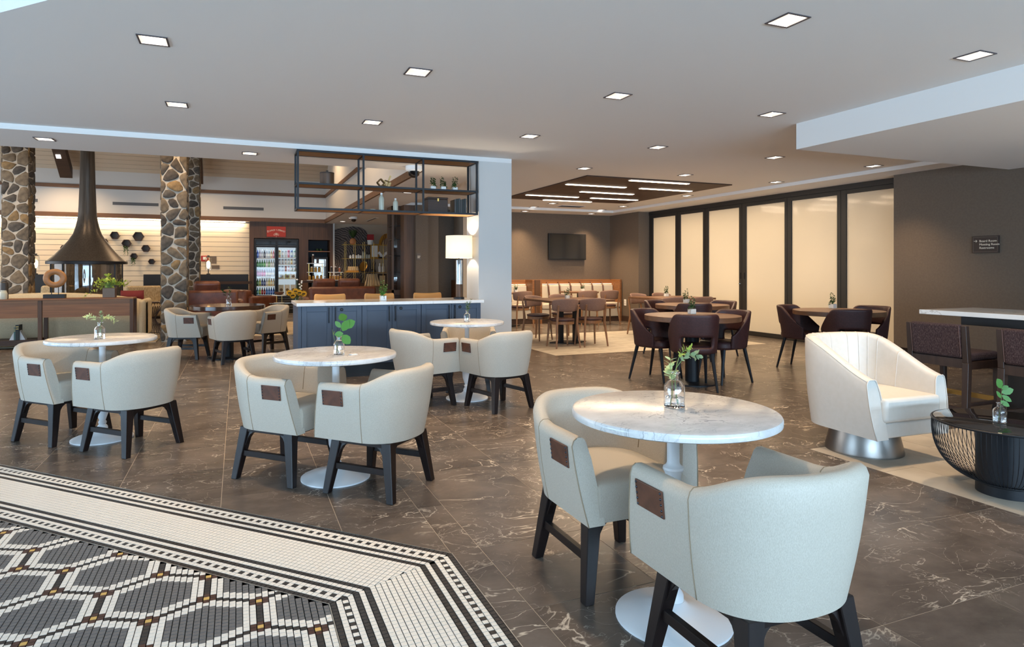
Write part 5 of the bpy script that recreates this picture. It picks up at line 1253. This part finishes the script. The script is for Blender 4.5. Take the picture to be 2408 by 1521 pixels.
# wire hourglass table
p = at(357, 795, Zz=0)
t = thing('wire_side_table', 'bronze wire hourglass side table beside the front stone column', 'side table', (at(357, 700, Y=13.85).x, 13.85, .0105))
B().lathe([(.22, .60), (.225, .604), (.225, .622), (0, .624)], 32).obj('tabletop', 'walnut_dark', t, smooth='auto')
wv_ = B()
for k in range(26):
    a = 2*PI*k/26; wv_.tube([(r*math.cos(a+tw), r*math.sin(a+tw), z) for r, z, tw in ((.215, .6, 0), (.15, .48, .1), (.085, .36, .2), (.065, .3, .25), (.085, .24, .3), (.15, .12, .4), (.19, .01, .5))], .0045, 4)
wv_.tube([(.19*math.cos(2*PI*k/32), .19*math.sin(2*PI*k/32), .008) for k in range(33)], .006, 4)
wv_.obj('wire_base', 'plum_metal', t)
# rugs
tag(B().bx(-4.7, -1.32, 12.3, 14.1, .0006, .010).obj('rug', 'rug_beige'), 'pale beige rug under the fireplace seating', 'rug'); tag(B().bx(.05, 2.3, 12.75, 15.95, .0006, .010).obj('rug', 'rug_beige'), 'pale beige striped rug before the drinks fridge', 'rug')
# round dark table with the three cream armchairs
t = make_round('round dark polished wood table with three cream armchairs near the stone column', .50, 'lounge tables'); t.location = (-.13, 9.78, 0)
for c in kids(t):
    if c.name.startswith('tabletop'): c.data = c.data.copy(); c.data.materials[0] = mat('table_dark', s2l(64, 44, 34), .12)
q = at(538, 716, Zz=.752)
sprig_vase('clear vase with dark green sprig on the round dark wood table', (q.x, q.y, .7525), [dict(path=arc(V(0, 0, .012), V(-.09, 0, .2), V(.01, 0, .03)), n=8, l=.06, w=.03, m='leaf_dark', t0=.45, pair=True), dict(path=arc(V(0, 0, .012), V(.01, 0, .25), V(.01, 0, 0)), n=8, l=.06, w=.028, m='leaf_dark', t0=.45, pair=True)], 'leaf_dark', 1.15)
# brown leather sofas and chair
def leather_sofa(lab, x, y, w, rz, back=.84, pil=0):
    t = thing('leather_sofa', lab, 'sofa', (x, y, .0105 if x > .05 else 0), rz)
    B().bx(-w, w, -.42, -.2, .1, back).obj('backrest', 'brown_leather', t, bevel=.05, seg=3, smooth='auto')
    B().bx(-w+.1, w-.1, -.2, .42, .1, .43).obj('seat', 'brown_leather', t, bevel=.05, seg=3, smooth='auto')
    for sx in (-1, 1): B().bx(sx*w-.1, sx*w+.1, -.34, .44, .08, .66).obj('arm', 'brown_leather', t, bevel=.05, seg=3, smooth='auto')
    for k in range(pil):
        o = B().bx(-.24, .24, -.07, .07, -.16, .16).obj('back_cushion', 'brown_leather', t, bevel=.06, seg=3, smooth='auto'); o.location = (-w+.35+k*.55, -.16, back+.02); o.rotation_euler = (.3, 0, .1*(-1)**k)
    for sx in (-1, 1):
        for sy in (-.36, .36): B().strip((sx*(w-.06), sy, 0), (sx*(w-.06), sy, .1), (.03, .04)).obj('leg', 'espresso', t)
    return t
leather_sofa('brown leather sofa with its back to the camera beside the stone columns', -.45, 13.7, .46, 0, .86, 1)
leather_sofa('brown leather armchair in front of the drinks fridge, partly hidden by the round table', at(585, 700, Y=15.4).x, 15.4, .38, -.9, .80)
leather_sofa('large brown leather sofa with loose cushions behind the tan counter chairs', at(797, 700, Y=14.2).x, 14.2, .72, .12, .88, 2)
# dark conical side table with tiered tray, and a black frame table
p = at(659, 783, Zz=0)
t = thing('cone_table', 'dark conical pedestal side table near the blue cabinet end', 'side table', (p.x, p.y, 0)); B().lathe([(.15, 0), (.15, .02), (.05, .55), (.05, .57)], 28).obj('cone', 'charcoal_pot', t, smooth='auto'); B().lathe([(.21, .571), (.215, .575), (.215, .592), (0, .594)], 36).obj('tabletop', 'black_glass', t, smooth='auto')
g = thing('tiered_tray', 'gold tiered tray with a small bowl on the conical table', 'tray', (p.x-.02, p.y, .5945)); B().lathe([(.1, 0), (.1, .012)], 24).obj('lower_plate', 'porcelain', g); B().lathe([(.14, .15), (.14, .162)], 24).obj('upper_plate', 'porcelain', g)
for sx in (-1, 1): B().bar((sx*.05, 0, .012), (sx*.05, 0, .15), .01, .01).obj('post', 'brass', g)
B().lathe([(.04, .1625), (.09, .2), (.095, .22), (.088, .22), (.035, .168)], 20, cap=False).obj('bowl', 'patch_leather', g, smooth='auto')
t = thing('frame_table', 'low black framed table beside the blue cabinet end panel', 'table', (1.30, 12.7, 0)); B().bx(-.3, .3, -.25, .25, .52, .545).obj('tabletop', 'black_glass', t)
for sx in (-1, 1): B().bx(sx*.28-.015, sx*.28+.015, -.24, -.21, 0, .5195).bx(sx*.28-.015, sx*.28+.015, .21, .24, 0, .5195).bx(sx*.28-.015, sx*.28+.015, -.21, .21, 0, .03).obj('frame', 'black_metal', t)
q = Vector((at(697, 720, Y=12.7).x, 12.68, .5455))
t = thing('sunflower_vase', 'glass vase with sunflowers and white blooms near the counter end', 'vase', q); B().lathe([(.05, 0), (.055, .01), (.055, .16), (.05, .16), (.05, .012), (0, .01)], 20, cap=False).obj('vase', 'clear_pane', t, smooth='auto')
rn = random.Random(3); lb, sb, fb_, cb_, wb_ = B(), B(), B(), B(), B()
for k, (dx, dz) in enumerate(((-.13, .27), (-.02, .30), (.13, .25), (.05, .27), (-.07, .22))):
    P1 = Vector((dx, -.03, dz)); sprig(lb, sb, arc((0, 0, .03), P1, (dx*.2, 0, .03), 5), 8, .1, .05, .004, rn, 1, .35)
    for j in range(12):
        a = 2*PI*j/12; leaf(fb_, P1, (math.cos(a), -.25, math.sin(a)), (0, -1, 0), .065, .03, .05)
    cb_.lathe([(.0, -.012), (.03, -.008), (.03, .008), (0, .012)], 12, P1+Vector((0, -.012, 0)), cap=False)
for k in range(7):
    P1 = Vector((.06+rn.uniform(-.05, .07), 0, .34+k*.03)); sb.tube([(0, 0, .05), P1], .003, 4); wb_.lathe([(0, -.02), (.022, 0), (0, .02)], 8, P1, cap=False)
o = sb.obj('stems', 'stem', t); lb.obj('leaves', 'leaf_dark', o); fb_.obj('petals', 'petal', o); cb_.obj('flower_centres', 'espresso', o); wb_.obj('white_buds', 'white', o)
# ------------------------------------------------------------------ market corner
MY = 19.2
X = lambda u, y=MY: at(u, 600, Y=y).x
Zv = lambda u, v, y=MY: at(u, v, Y=y).z
fx0, fx1, nx0, nx1, ex = X(597), X(703), X(725), X(776), X(783)
fzt, nzt = Zv(650, 562), Zv(750, 564)
wm = B(); x00 = .31
wm.bx(x00, fx0, MY, 19.9, 0, ZP).bx(fx0, fx1, MY, 19.9, fzt+.02, ZP).bx(fx1, nx0, MY, 19.9, 0, ZP).bx(nx0, nx1, MY, 19.9, nzt, ZP).bx(nx1, ex, MY, 19.9, 0, ZP).bx(fx0, nx1, 19.85, 19.9, 0, ZP)
wm.bx(nx0, nx1, MY+.02, 19.85, 0, .62)
struct(wm.obj('wall_market', 'walnut_v'), 'dark wood wall around the drinks fridge')
struct(B().bx(ex, ex+.045, MY-.03, MY+.1, 0, ZP).obj('trim_8', 'grey_plastic'), 'pale corner strip between wood wall and mural')
struct(B().bx(ex+.045, 4.62, MY+.08, MY+.2, 0, ZP).obj('wall_mural_base', 'taupe_light'), 'pale taupe wall behind the brass shelf')
mp_ = [(786, 540), (800, 536), (830, 532), (850, 535), (861, 543), (868, 560), (878, 585), (884, 620), (882, 655), (868, 680), (850, 700), (835, 715), (786, 715)]
pts = [(at(u, v, Y=MY+.07).x, at(u, v, Y=MY+.07).z) for u, v in mp_]; cxm, czm = X(800), Zv(800, 605)
n = len(pts); mu = B().add([(x-cxm, 0, z-czm) for x, z in pts[::-1]]+[(x-cxm, .008, z-czm) for x, z in pts[::-1]], [list(range(n)), list(range(n, 2*n))[::-1]]+[[i, n+i, n+(i+1) % n, (i+1) % n] for i in range(n)]).obj('mural', 'mural', loc=(cxm, MY+.0715, czm)); fix_normals(mu)
tag(mu, 'dark tree ring mural on the wall behind the brass shelf', 'mural')
struct(B().bx(4.62, 4.75, 13.2, MY+.3, 0, ZP).obj('wall_market_side', 'taupe_light'))
# drinks fridge
t = thing('drinks_fridge', 'tall black double door drinks fridge lit inside', 'fridge', ((fx0+fx1)/2, MY, 0)); h = (fx1-fx0)/2-.012
zb_, zd0, zd1, zt_ = .0, Zv(650, 693), Zv(650, 582), fzt
B().bx(-h, -h+.04, -.02, .62, 0, zt_).bx(h-.04, h, -.02, .62, 0, zt_).bx(-h+.04, h-.04, .55, .62, 0, zt_).bx(-h+.04, h-.04, -.02, .55, zd1+.06, zt_).bx(-h+.04, h-.04, -.02, .55, 0, zd0-.05).bx(-.025, .025, -.02, .55, zd0-.05, zd1+.06).obj('cabinet', 'black', t, bevel=.004)
B().bx(-h+.04, h-.04, .535, .5495, zd0-.05, zd1+.06).obj('lit_liner', 'fridge_light', t)
lamp('fridge_lamp', 'AREA', (0, .12, zd1+.04), 4, (.8, .92, 1), parent=t, shape='RECTANGLE', size=1.0, size_y=.2)
for k in range(5): B().bx(-h+.06, h-.06, -.0235, -.0205, .12+k*.075, .15+k*.075).obj('vent_bar', 'grey_slot', t)
SHZ = [[Zv(620, v) for v in (693, 672, 650, 628.5, 606.5)], [Zv(680, v) for v in (693, 655, 637.5, 621, 605)]]
tint = {}
def bot_mat(c):
    k = 'drink_%d_%d_%d' % c
    if k not in MATS: mat(k, s2l(*c), .3)
    return k
KB = {}
def bottle_obj(lab, loc, hh, r, c, kind, grp):
    key = (round(hh, 3), r, c, kind)
    if key not in KB:
        if kind == 'b':
            b1 = B().lathe([(r*.9, 0), (r, .01), (r, hh*.58), (r*.45, hh*.78), (r*.4, hh*.92)], 10).mesh('glass_body', bot_mat(c), True); b2 = B().lathe([(r*.45, hh*.92), (r*.45, hh)], 8).mesh('cap', 'white'); b3 = B().lathe([(r*1.03, hh*.22), (r*1.03, hh*.5)], 10, cap=False).mesh('paper_label', bot_mat(tuple(min(255, q+80) for q in c)))
            KB[key] = [('body', b1), ('cap', b2), ('paper_label', b3)]
        elif kind == 'c':
            b1 = B().lathe([(r*.9, 0), (r, .008), (r, hh*.94), (r*.86, hh)], 10).mesh('can_body', bot_mat(c), True); b2 = B().lathe([(r*1.02, hh*.3), (r*1.02, hh*.7)], 10, cap=False).mesh('band', bot_mat(tuple(min(255, q+90) for q in c))); KB[key] = [('body', b1), ('band', b2)]
        else:
            b1 = B().bx(-r, r, -r*.7, r*.7, 0, hh).mesh('carton_body', bot_mat(c)); b2 = B().lathe([(r*.6, 0), (r*.6, .004)], 14).mesh('print', bot_mat((120, 90, 40))); KB[key] = [('body', b1), ('print', b2)]
    t_ = thing({'b': 'bottle', 'c': 'drink_can', 'x': 'food_carton'}[kind], lab, {'b': 'bottle', 'c': 'can', 'x': 'carton'}[kind], loc, 0, grp)
    for nm, me in KB[key]:
        o = bpy.data.objects.new(nm, me); COL.objects.link(o); o.parent = t_
        if nm == 'print': o.rotation_euler = (PI/2, 0, 0); o.location = (0, -r*.7-.0005, hh*.5)
ORD = ['first', 'second', 'third', 'fourth', 'fifth', 'sixth', 'seventh', 'eighth', 'ninth']
rowsL = [('bottom', [(90, 190, 230), (140, 190, 60), (150, 30, 40), (120, 30, 40), (40, 90, 190), (40, 90, 190), (40, 80, 180), (50, 90, 190)], 'b'), ('second', [(60, 110, 50), (150, 170, 60), (40, 60, 120), (40, 60, 120), (200, 200, 205), (210, 200, 120), (220, 190, 140), (230, 210, 170)], 'b'), ('middle', [(190, 60, 110), (190, 60, 110), (190, 60, 110), (170, 50, 100), (190, 190, 200), (190, 190, 205), (190, 190, 205), (200, 200, 215)], 'b'), ('fourth', [(60, 130, 50), (50, 140, 50), (50, 130, 50), (70, 140, 60), (190, 200, 190), (120, 160, 100), (200, 200, 190), (200, 205, 200)], 'b'), ('top', [(60, 90, 190), (170, 160, 180), (190, 190, 200), (60, 60, 70), (190, 190, 200), (170, 180, 190), (200, 170, 140), (210, 120, 130)], 'b')]
rowsR = [('bottom', [(232, 226, 200), (228, 222, 206), (230, 224, 210)], 'x'), ('second', [(210, 196, 150), (170, 170, 90), (236, 232, 222)], 'x'), ('middle', [(190, 190, 195), (180, 180, 190), (190, 120, 110), (210, 150, 160), (180, 200, 190), (180, 200, 195)], 'c'), ('fourth', [(200, 200, 205), (190, 190, 200), (190, 190, 200), (190, 210, 205), (210, 180, 130), (150, 160, 180)], 'c'), ('top', [(210, 170, 120), (190, 200, 210), (200, 205, 210), (190, 110, 130), (140, 160, 200), (180, 210, 200)], 'c')]
fcx = (fx0+fx1)/2
for side, (rws, a, c) in enumerate(((rowsL, -h+.06, -.045), (rowsR, .045, h-.06))):
    nmz = ('left', 'right')[side]; zs = SHZ[side]
    d = B(); d.bx(a-.03, a, -.055, -.0205, zd0-.04, zd1+.05).bx(c, c+.03, -.055, -.0205, zd0-.04, zd1+.05).bx(a, c, -.055, -.0205, zd1, zd1+.05).bx(a, c, -.055, -.0205, zd0-.04, zd0)
    dd = d.obj('door', 'black', t, bevel=.003); B().bx(a, c, -.042, -.036, zd0, zd1).obj('pane', 'fridge_pane', dd); B().bx((c+.012 if side == 0 else a-.018), (c+.018 if side == 0 else a-.012), -.075, -.0555, 1.05, 1.45).obj('handle', 'black_metal', dd)
    for j, z in enumerate(zs):
        if j: B().bx(a, c, .02, .5, z-.018, z).obj('shelf', 'white', t)
        hh = ((zs[j+1] if j < 4 else zd1)-z)
        cols = rws[j][1]; n = len(cols); w = (c-a)/n
        for k, cl in enumerate(cols):
            kd = rws[j][2]; r = {'b': .028, 'c': .032, 'x': .07}[kd]
            bottle_obj('%s %s from the left on the %s shelf behind the %s fridge door' % (ORD[k], {'b': 'bottle', 'c': 'cup', 'x': 'food box'}[kd], rws[j][0], nmz), (fcx+a+(k+.5)*w, MY+.10, z+.001), round(hh*{'b': .84, 'c': .76, 'x': .62}[kd], 2), r, cl, kd, 'drinks and food in the lit fridge')
hd = B()
for a, c in ((-h+.05, -.03), (.03, h-.05)): hd.bx(a, c, -.03, -.0205, zd1+.09, zt_-.05)
hd.obj('header_panel', 'black_glass', t)
# sign above the fridge
a, c = at(627, 532, Y=MY), at(672, 557.5, Y=MY); t = thing('market_sign', 'red rectangular market sign above the drinks fridge', 'sign', ((a.x+c.x)/2, MY, (a.z+c.z)/2)); w, hh = (c.x-a.x)/2, (a.z-c.z)/2
B().bx(-w, w, -.03, -.0005, -hh, hh).obj('board', 'red_sign', t, bevel=.003)
s_ = "ELEANOR'S MARKET"; cap = {0, 10}
for k, chh in enumerate(s_):
    if chh == ' ': continue
    f = (k-7.5)/7.5; o = lettering('letter', chh, .082 if k in cap else .062, (f*w*.88, -.032, hh*.30-.045*f*f), (PI/2, 0, 0), 'text_cream', t); o.rotation_euler = (PI/2, f*.13, 0)
em = B()
for k in range(5):
    a_ = PI/2+(k-2)*.62; rr = .055; cx_, cz_ = math.cos(a_)*.045*(1.2 if k % 2 == 0 else .9), math.sin(a_)*.04-.10
    em.tube([(cx_+.02*math.cos(q), -.032, cz_+.024*math.sin(q)) for q in [2*PI*j/10 for j in range(11)]], .0035, 4)
em.bar((0, -.032, -.16), (0, -.032, -.06), .006, .006); em.obj('emblem', 'text_cream', t)
# niche with small fridge, shelf and cups
t = thing('niche_shelf', 'wood shelf in the niche beside the drinks fridge', 'shelf', ((nx0+nx1)/2, MY, Zv(750, 590))); w = (nx1-nx0)/2; B().bx(-w, w, .02, .6, -.03, .0).obj('board', 'walnut', t); B().bx(-w, w, .60, .62, -1.0, .6).obj('backing', 'navy_dark', t)
for k, u in enumerate((746, 755)):
    g = thing('cup', ('left', 'right')[k]+' olive cup on the niche shelf', 'cup', (X(u, MY+.2), MY+.2, Zv(750, 590)+.0005)); B().lathe([(.03, 0), (.042, .07), (.036, .07), (.026, .01)], 14, cap=False).obj('body', 'leaf_dark', g, smooth='auto'); B().tube([(.04, 0, .06), (.065, 0, .045), (.038, 0, .02)], .006, 5).obj('handle', 'leaf_dark', g)
zf0, zf1 = .62, Zv(750, 604)
t = thing('small_fridge', 'small black glass door fridge lit inside the wood niche', 'fridge', ((X(733)+X(773))/2, MY, 0)); w = (X(773)-X(733))/2-.02
B().bx(-w, -w+.05, .06, .58, zf0+.001, zf1).bx(w-.05, w, .06, .58, zf0+.001, zf1).bx(-w+.05, w-.05, .06, .58, zf1-.06, zf1).bx(-w+.05, w-.05, .06, .58, zf0+.001, zf0+.06).bx(-w+.05, w-.05, .53, .58, zf0+.06, zf1-.06).obj('cabinet', 'black', t)
B().bx(-w+.05, w-.05, .51, .5295, zf0+.06, zf1-.06).obj('lit_liner', 'fridge_light', t); B().bx(-w+.05, w-.05, .07, .075, zf0+.06, zf1-.06).obj('door_pane', 'fridge_pane', t)
for z in (.42, .72): B().bx(-w+.05, w-.05, .12, .5, zf0+(zf1-zf0)*z, zf0+(zf1-zf0)*z+.015).obj('shelf', 'white', t)
lamp('small_fridge_lamp', 'AREA', (0, .3, zf1-.07), 5, (.8, .92, 1), parent=t, shape='RECTANGLE', size=.4, size_y=.2)
# bar table with tiered stands
t = thing('bar_table', 'dark high table with a slab base carrying tiered stands', 'table', ((X(708, 16.3)+X(818, 16.3))/2, 16.3, 0)); zt_ = Zv(760, 660, 16.0); B().bx(-.57, .57, -.3, .3, zt_-.045, zt_).obj('tabletop', 'walnut_dark', t, bevel=.004); B().hexa([(-.36, -.16, 0), (.36, -.16, 0), (.36, .16, 0), (-.36, .16, 0), (-.3, -.13, zt_-.0455), (.3, -.13, zt_-.0455), (.3, .13, zt_-.0455), (-.3, .13, zt_-.0455)]).obj('base', 'charcoal_pot', t)
def stand(lab, u, tiers, w):
    x = X(u, 16.2); t_ = thing('tiered_stand', lab, 'stand', (x, 16.2, zt_+.0005))
    for k, z in enumerate(tiers): B().bx(-w, w, -.09, .09, z, z+.014).obj('tier', 'porcelain', t_)
    for sx in (-1, 1): B().bx(sx*w*.8-.006, sx*w*.8+.006, -.006, .006, .0, tiers[-1]).obj('post', 'brass', t_)
    return x
x1 = stand('three tier white stand with jars on the bar table', 742, (.004, .20, .42), .2); x2 = stand('two tier white stand with honey jars on the bar table', 789, (.004, .2), .17)
rn = random.Random(8)
def hjar(lab, x, z, c, r=.028, hh=.1):
    g = thing('jar', lab, 'jar', (x, 16.2, z), 0, 'small jars on the tiered stands'); B().lathe([(r*.95, 0), (r, .006), (r, hh*.78), (r*.7, hh*.86)], 12).obj('body', bot_mat(c), g, smooth='auto'); B().lathe([(r*.75, hh*.86), (r*.75, hh)], 10).obj('lid', 'white' if rn.random() < .5 else 'black', g)
for k in range(4): hjar('%s amber jar on the lowest tier of the three tier stand' % ORD[k], x1-.14+k*.092, zt_+.019, (190, 140, 40), .032, .12)
for k in range(3): hjar('%s gold box jar on the middle tier of the three tier stand' % ORD[k], x1-.09+k*.09, zt_+.2155, (176, 134, 50), .034, .13)
for k in range(2): hjar(('tall brown', 'short brown')[k]+' bottle on the top tier of the three tier stand', x1-.06+k*.11, zt_+.4355, (60, 40, 34), .03, (.22, .13)[k])
for k in range(5): hjar('%s honey jar on the low tier of the two tier stand' % ORD[k], x2-.13+k*.065, zt_+.019, (200, 140, 50), .026, .12)
for k in range(3): hjar(('left dark', 'middle dark', 'right amber')[k]+' bottle on the upper tier of the two tier stand', x2-.1+k*.1, zt_+.2155, ((50, 40, 40), (60, 40, 30), (170, 90, 40))[k], .026, (.14, .14, .12)[k])
# ------------------------------------------------------------------ brass etagere with decor
BY = 18.9
us = [813.6, 835.7, 857.7, 879, 901, 920]; vsr = [575, 607.5, 640, 672.5]
bx0, bx1 = X(806, BY), X(924, BY); zs = [Zv(860, v, BY) for v in vsr][::-1]
t = thing('brass_etagere', 'tall brass shelf frame in front of the tree ring mural', 'shelf', (0, BY, 0))
for u in us:
    x = X(u, BY)
    for dy in (0, .28): B().lathe([(.008, 0), (.008, zs[-1]+.08)], 8, (x, dy, 0)).obj('upright', 'brass', t)
for z in zs:
    for dy in (0, .28): B().bx(bx0, bx1, dy-.009, dy+.009, z-.014, z).obj('rail', 'brass', t)
    B().bx(bx0, bx1, .01, .27, z-.008, z-.002).obj('glass_shelf', 'clear_pane', t)
def on(u, k, nm, lab, cat, build):
    t_ = thing(nm, lab, cat, (X(u, BY+.14), BY+.14, zs[k]+.0006)); build(t_); return t_
def b_small(hh, r, m1, m2='black'):
    def f(t_): B().lathe([(r, 0), (r, hh*.6), (r*.5, hh*.72), (r*.4, hh*.8)], 12).obj('body', m1, t_, smooth='auto'); B().lathe([(r*.45, hh*.8), (r*.45, hh)], 8).obj('cap', m2, t_)
    return f
def pineapple(t_):
    B().lathe([(.05, 0), (.09, .03), (.1, .1), (.07, .17), (.04, .19)], 16).obj('pot', 'terracotta', t_, smooth='auto'); lb = B()
    for k in range(18):
        a = k*2.4; leaf(lb, (0, 0, .18), (math.cos(a)*.6, math.sin(a)*.6, 1.2-.03*k), (math.cos(a), math.sin(a), -.5), .3, .05, .2)
    lb.obj('leaves', 'leaf_dark', t_)
on(830, 3, 'copper_planter', 'spiky plant in a copper pot on top of the brass shelf', 'potted plant', pineapple)
def redbox(t_): B().lathe([(.08, 0), (.1, .14)], 20).obj('white_cup', 'porcelain', t_, smooth='auto'); B().bx(-.09, .09, -.08, .08, .1405, .31).obj('red_candle', 'red', t_)
on(871, 3, 'red_candle_pot', 'red candle in a white cup on top of the brass shelf', 'candle', redbox)
def woven(t_):
    b = B(); rows = []
    for k in range(9):
        a = PI*k/8; rows.append([(-.28*math.cos(a)*s_, .02*q, .36*math.sin(a)*s_) for s_, q in ((1, 0), (1, 1), (.6, 3), (.6, 2))])
    b.grid(rows, cu=True).obj('weave', 'ochre', t_)
    for k in range(6): B().bar((-.2+.08*k, .0, .02), (-.1+.04*k, -.01, .33), .015, .01).obj('rib', 'patch_leather', t_)
on(912, 3, 'woven_tray', 'woven basket tray leaning on top of the brass shelf', 'basket', woven)
for k, u in enumerate((824, 831, 838, 843, 848)): on(u, 2, 'small_bottle', '%s small dark bottle from the left on the upper brass shelf' % ORD[k], 'bottle', b_small(.13+.03*(k % 2), .035, 'porcelain'))
for k, u in enumerate((853.5, 858, 863, 868)): on(u, 2, 'pump_bottle', '%s slim toiletry bottle with black cap on the upper brass shelf' % ORD[k], 'bottle', b_small((.27, .27, .17, .16)[k], .03, 'celadon'))
def pframe(t_): B().bx(-.13, .13, 0, .03, 0, .44).obj('frame', 'brass', t_); B().bx(-.09, .09, -.004, -.0005, .05, .39).obj('picture', 'porcelain', t_)
on(881, 2, 'gold_picture', 'upright gold picture frame on the upper brass shelf', 'picture frame', pframe)
def orchid(t_):
    B().lathe([(.05, 0), (.06, .05)], 14).obj('pot', 'black', t_); f = B(); rn = random.Random(2)
    for k in range(9):
        c = Vector((-.12+.04*k, rn.uniform(-.04, .04), .12+.05*math.sin(k)))
        for j in range(5):
            a = 2*PI*j/5; leaf(f, c, (math.cos(a), -.3, math.sin(a)), (0, -1, .2), .05, .045)
    f.obj('blooms', 'white', t_)
on(894, 2, 'white_orchid', 'white orchid blooms on the upper brass shelf', 'flowers', orchid)
def boxy(t_): B().bx(-.22, .16, -.08, .08, 0, .05).obj('tray', 'ochre', t_); B().bx(-.15, .15, -.06, .06, .0505, .17).obj('folded_cloth', 'boucle', t_, bevel=.01)
on(830, 1, 'folded_throw', 'folded cream throw on a tray on the middle brass shelf', 'blanket', boxy)
def plate(t_):
    o = B().lathe([(0, .0), (.13, .0), (.15, .02), (.15, .03), (.12, .012), (0, .01)], 28, cap=False).obj('disc', 'brass', t_, smooth='auto'); o.location = (0, .02, .17); o.rotation_euler = (1.2, .5, 0); o.scale = (.75, 1.15, 1); B().bx(-.05, .05, -.04, .06, 0, .02).obj('easel', 'black_metal', t_)
on(854, 1, 'gold_platter', 'oval gold platter on an easel on the middle brass shelf', 'platter', plate)
def cap_(t_): B().lathe([(.09, 0), (.085, .05), (.05, .085), (0, .095)], 20).obj('crown', 'black', t_, smooth='auto'); B().prism([(-.08, -.06), (.08, -.06), (.06, -.15), (-.06, -.15)], 0, .01).obj('brim', 'black', t_)
on(877, 1, 'black_cap', 'black cap on the middle brass shelf', 'cap', cap_)
for k, u in enumerate((893, 901)): on(u, 1, 'white_canister', ('left', 'right')[k]+' tall white canister on the middle brass shelf', 'canister', b_small(.27, .045, 'porcelain', 'white'))
def drape(t_):
    rows = []
    for k in range(17):
        f = -1+k/8; rows.append([(f*.16, .0-.03*math.sin(k*2.2)*1, .36), (f*.19, -.04-.025*math.sin(k*2.2), .2), (f*.25, -.07-.035*math.sin(k*2.2), 0)])
    B().grid(rows).obj('cloth', 'sofa_cream', t_, smooth=True)
on(875, 0, 'draped_cloth', 'pleated cream cloth draped on the lowest brass shelf', 'cloth', drape)
on(899, 0, 'wood_picture', 'dark wood picture frame on the lowest brass shelf', 'picture frame', lambda t_: (B().bx(-.13, .13, 0, .03, 0, .36).obj('frame', 'walnut_dark', t_), B().bx(-.09, .09, -.004, -.0005, .05, .31).obj('picture', 'sofa_cream', t_)))
on(849, 0, 'brown_box', 'small brown box on the lowest brass shelf', 'box', lambda t_: (B().bx(-.12, .12, -.06, .06, 0, .07).obj('body', 'walnut_dark', t_), B().bx(-.122, .122, -.062, .062, .0705, .09).obj('lid', 'walnut_dark', t_)))
# tall display cabinet beside the brass shelf
CY_ = 13.4
x0, x1, x2 = at(922, 600, Y=CY_).x, at(942, 600, Y=CY_).x, at(978, 600, Y=CY_-.3).x
t = thing('display_cabinet', 'tall walnut display cabinet with dark glass side between lounge and dining', 'cabinet', (0, 0, 0)); B().bx(x1, x2, CY_-.3, CY_+.6, 0, ZP-.001).obj('body', 'walnut_v', t)
B().bx(x0, x0+.04, CY_, CY_+.04, .75, ZP-.001).bx(x0, x1-.001, CY_, CY_+.5, 2.5, ZP-.001).bx(x0, x1-.001, CY_, CY_+.5, .72, .82).bx(x0, x1-.001, CY_+.46, CY_+.5, .82, 2.5).obj('glazed_frame', 'walnut_v', t); B().bx(x0+.041, x1-.001, CY_+.01, CY_+.016, .82, 2.5).obj('pane', 'smoke_pane', t)
for z in (1.2, 1.55, 1.9, 2.2): B().bx(x0+.02, x1-.002, CY_+.03, CY_+.45, z, z+.02).obj('shelf', 'walnut_dark', t)
B().bx(x0, x1-.001, CY_, CY_+.5, 0, .719).obj('base', 'walnut_dark', t)
p = at(985, 603, Y=12.99); t = thing('room_sign', 'small grey brown sign on the taupe partition', 'sign', (p.x, 13.0, p.z)); B().bx(-.045, .045, -.012, -.0005, -.07, .07).obj('plate', 'sign_grey', t); B().bx(-.03, .03, -.0135, -.0125, .0, .012).bx(-.03, .02, -.0135, -.0125, -.03, -.018).obj('inscription', 'text_cream', t)
# lounge ceiling fittings
for u, v, l in ((681, 525.5, 'above the drinks fridge'), (806, 520.5, 'left one above the tree ring mural'), (827, 512.5, 'right one above the tree ring mural'), (960, 452, 'seen through the hanging shelf')):
    p = at(u, v, Zz=ZP); make_downlight('small recessed downlight on the lounge ceiling, '+l, p.x, p.y, ZP)
def dome(lab, u, v, r):
    p = at(u, v, Zz=ZP); t_ = thing('dome_camera', lab, 'camera', (p.x, p.y, ZP)); B().lathe([(r*1.1, 0), (r*1.1, -r*.5), (r*.9, -r*.7)], 20).obj('housing', 'white', t_, smooth='auto'); B().lathe([(r*.8, -r*.7), (r*.7, -r*1.2), (r*.3, -r*1.5), (0, -r*1.55)], 20, cap=False).obj('lens_dome', 'black_glass', t_, smooth=True)
dome('white dome security camera above the brass shelf', 832, 510, .085); dome('white dome security camera above the small fridge', 739, 526, .09); dome('white dome security camera seen through the hanging shelf', 973, 391, .1)
p = at(875, 516, Zz=ZP); grille('narrow dark slot vent in the lounge ceiling', p.x, p.y, ZP, .12, 1.2, 1, 'y')
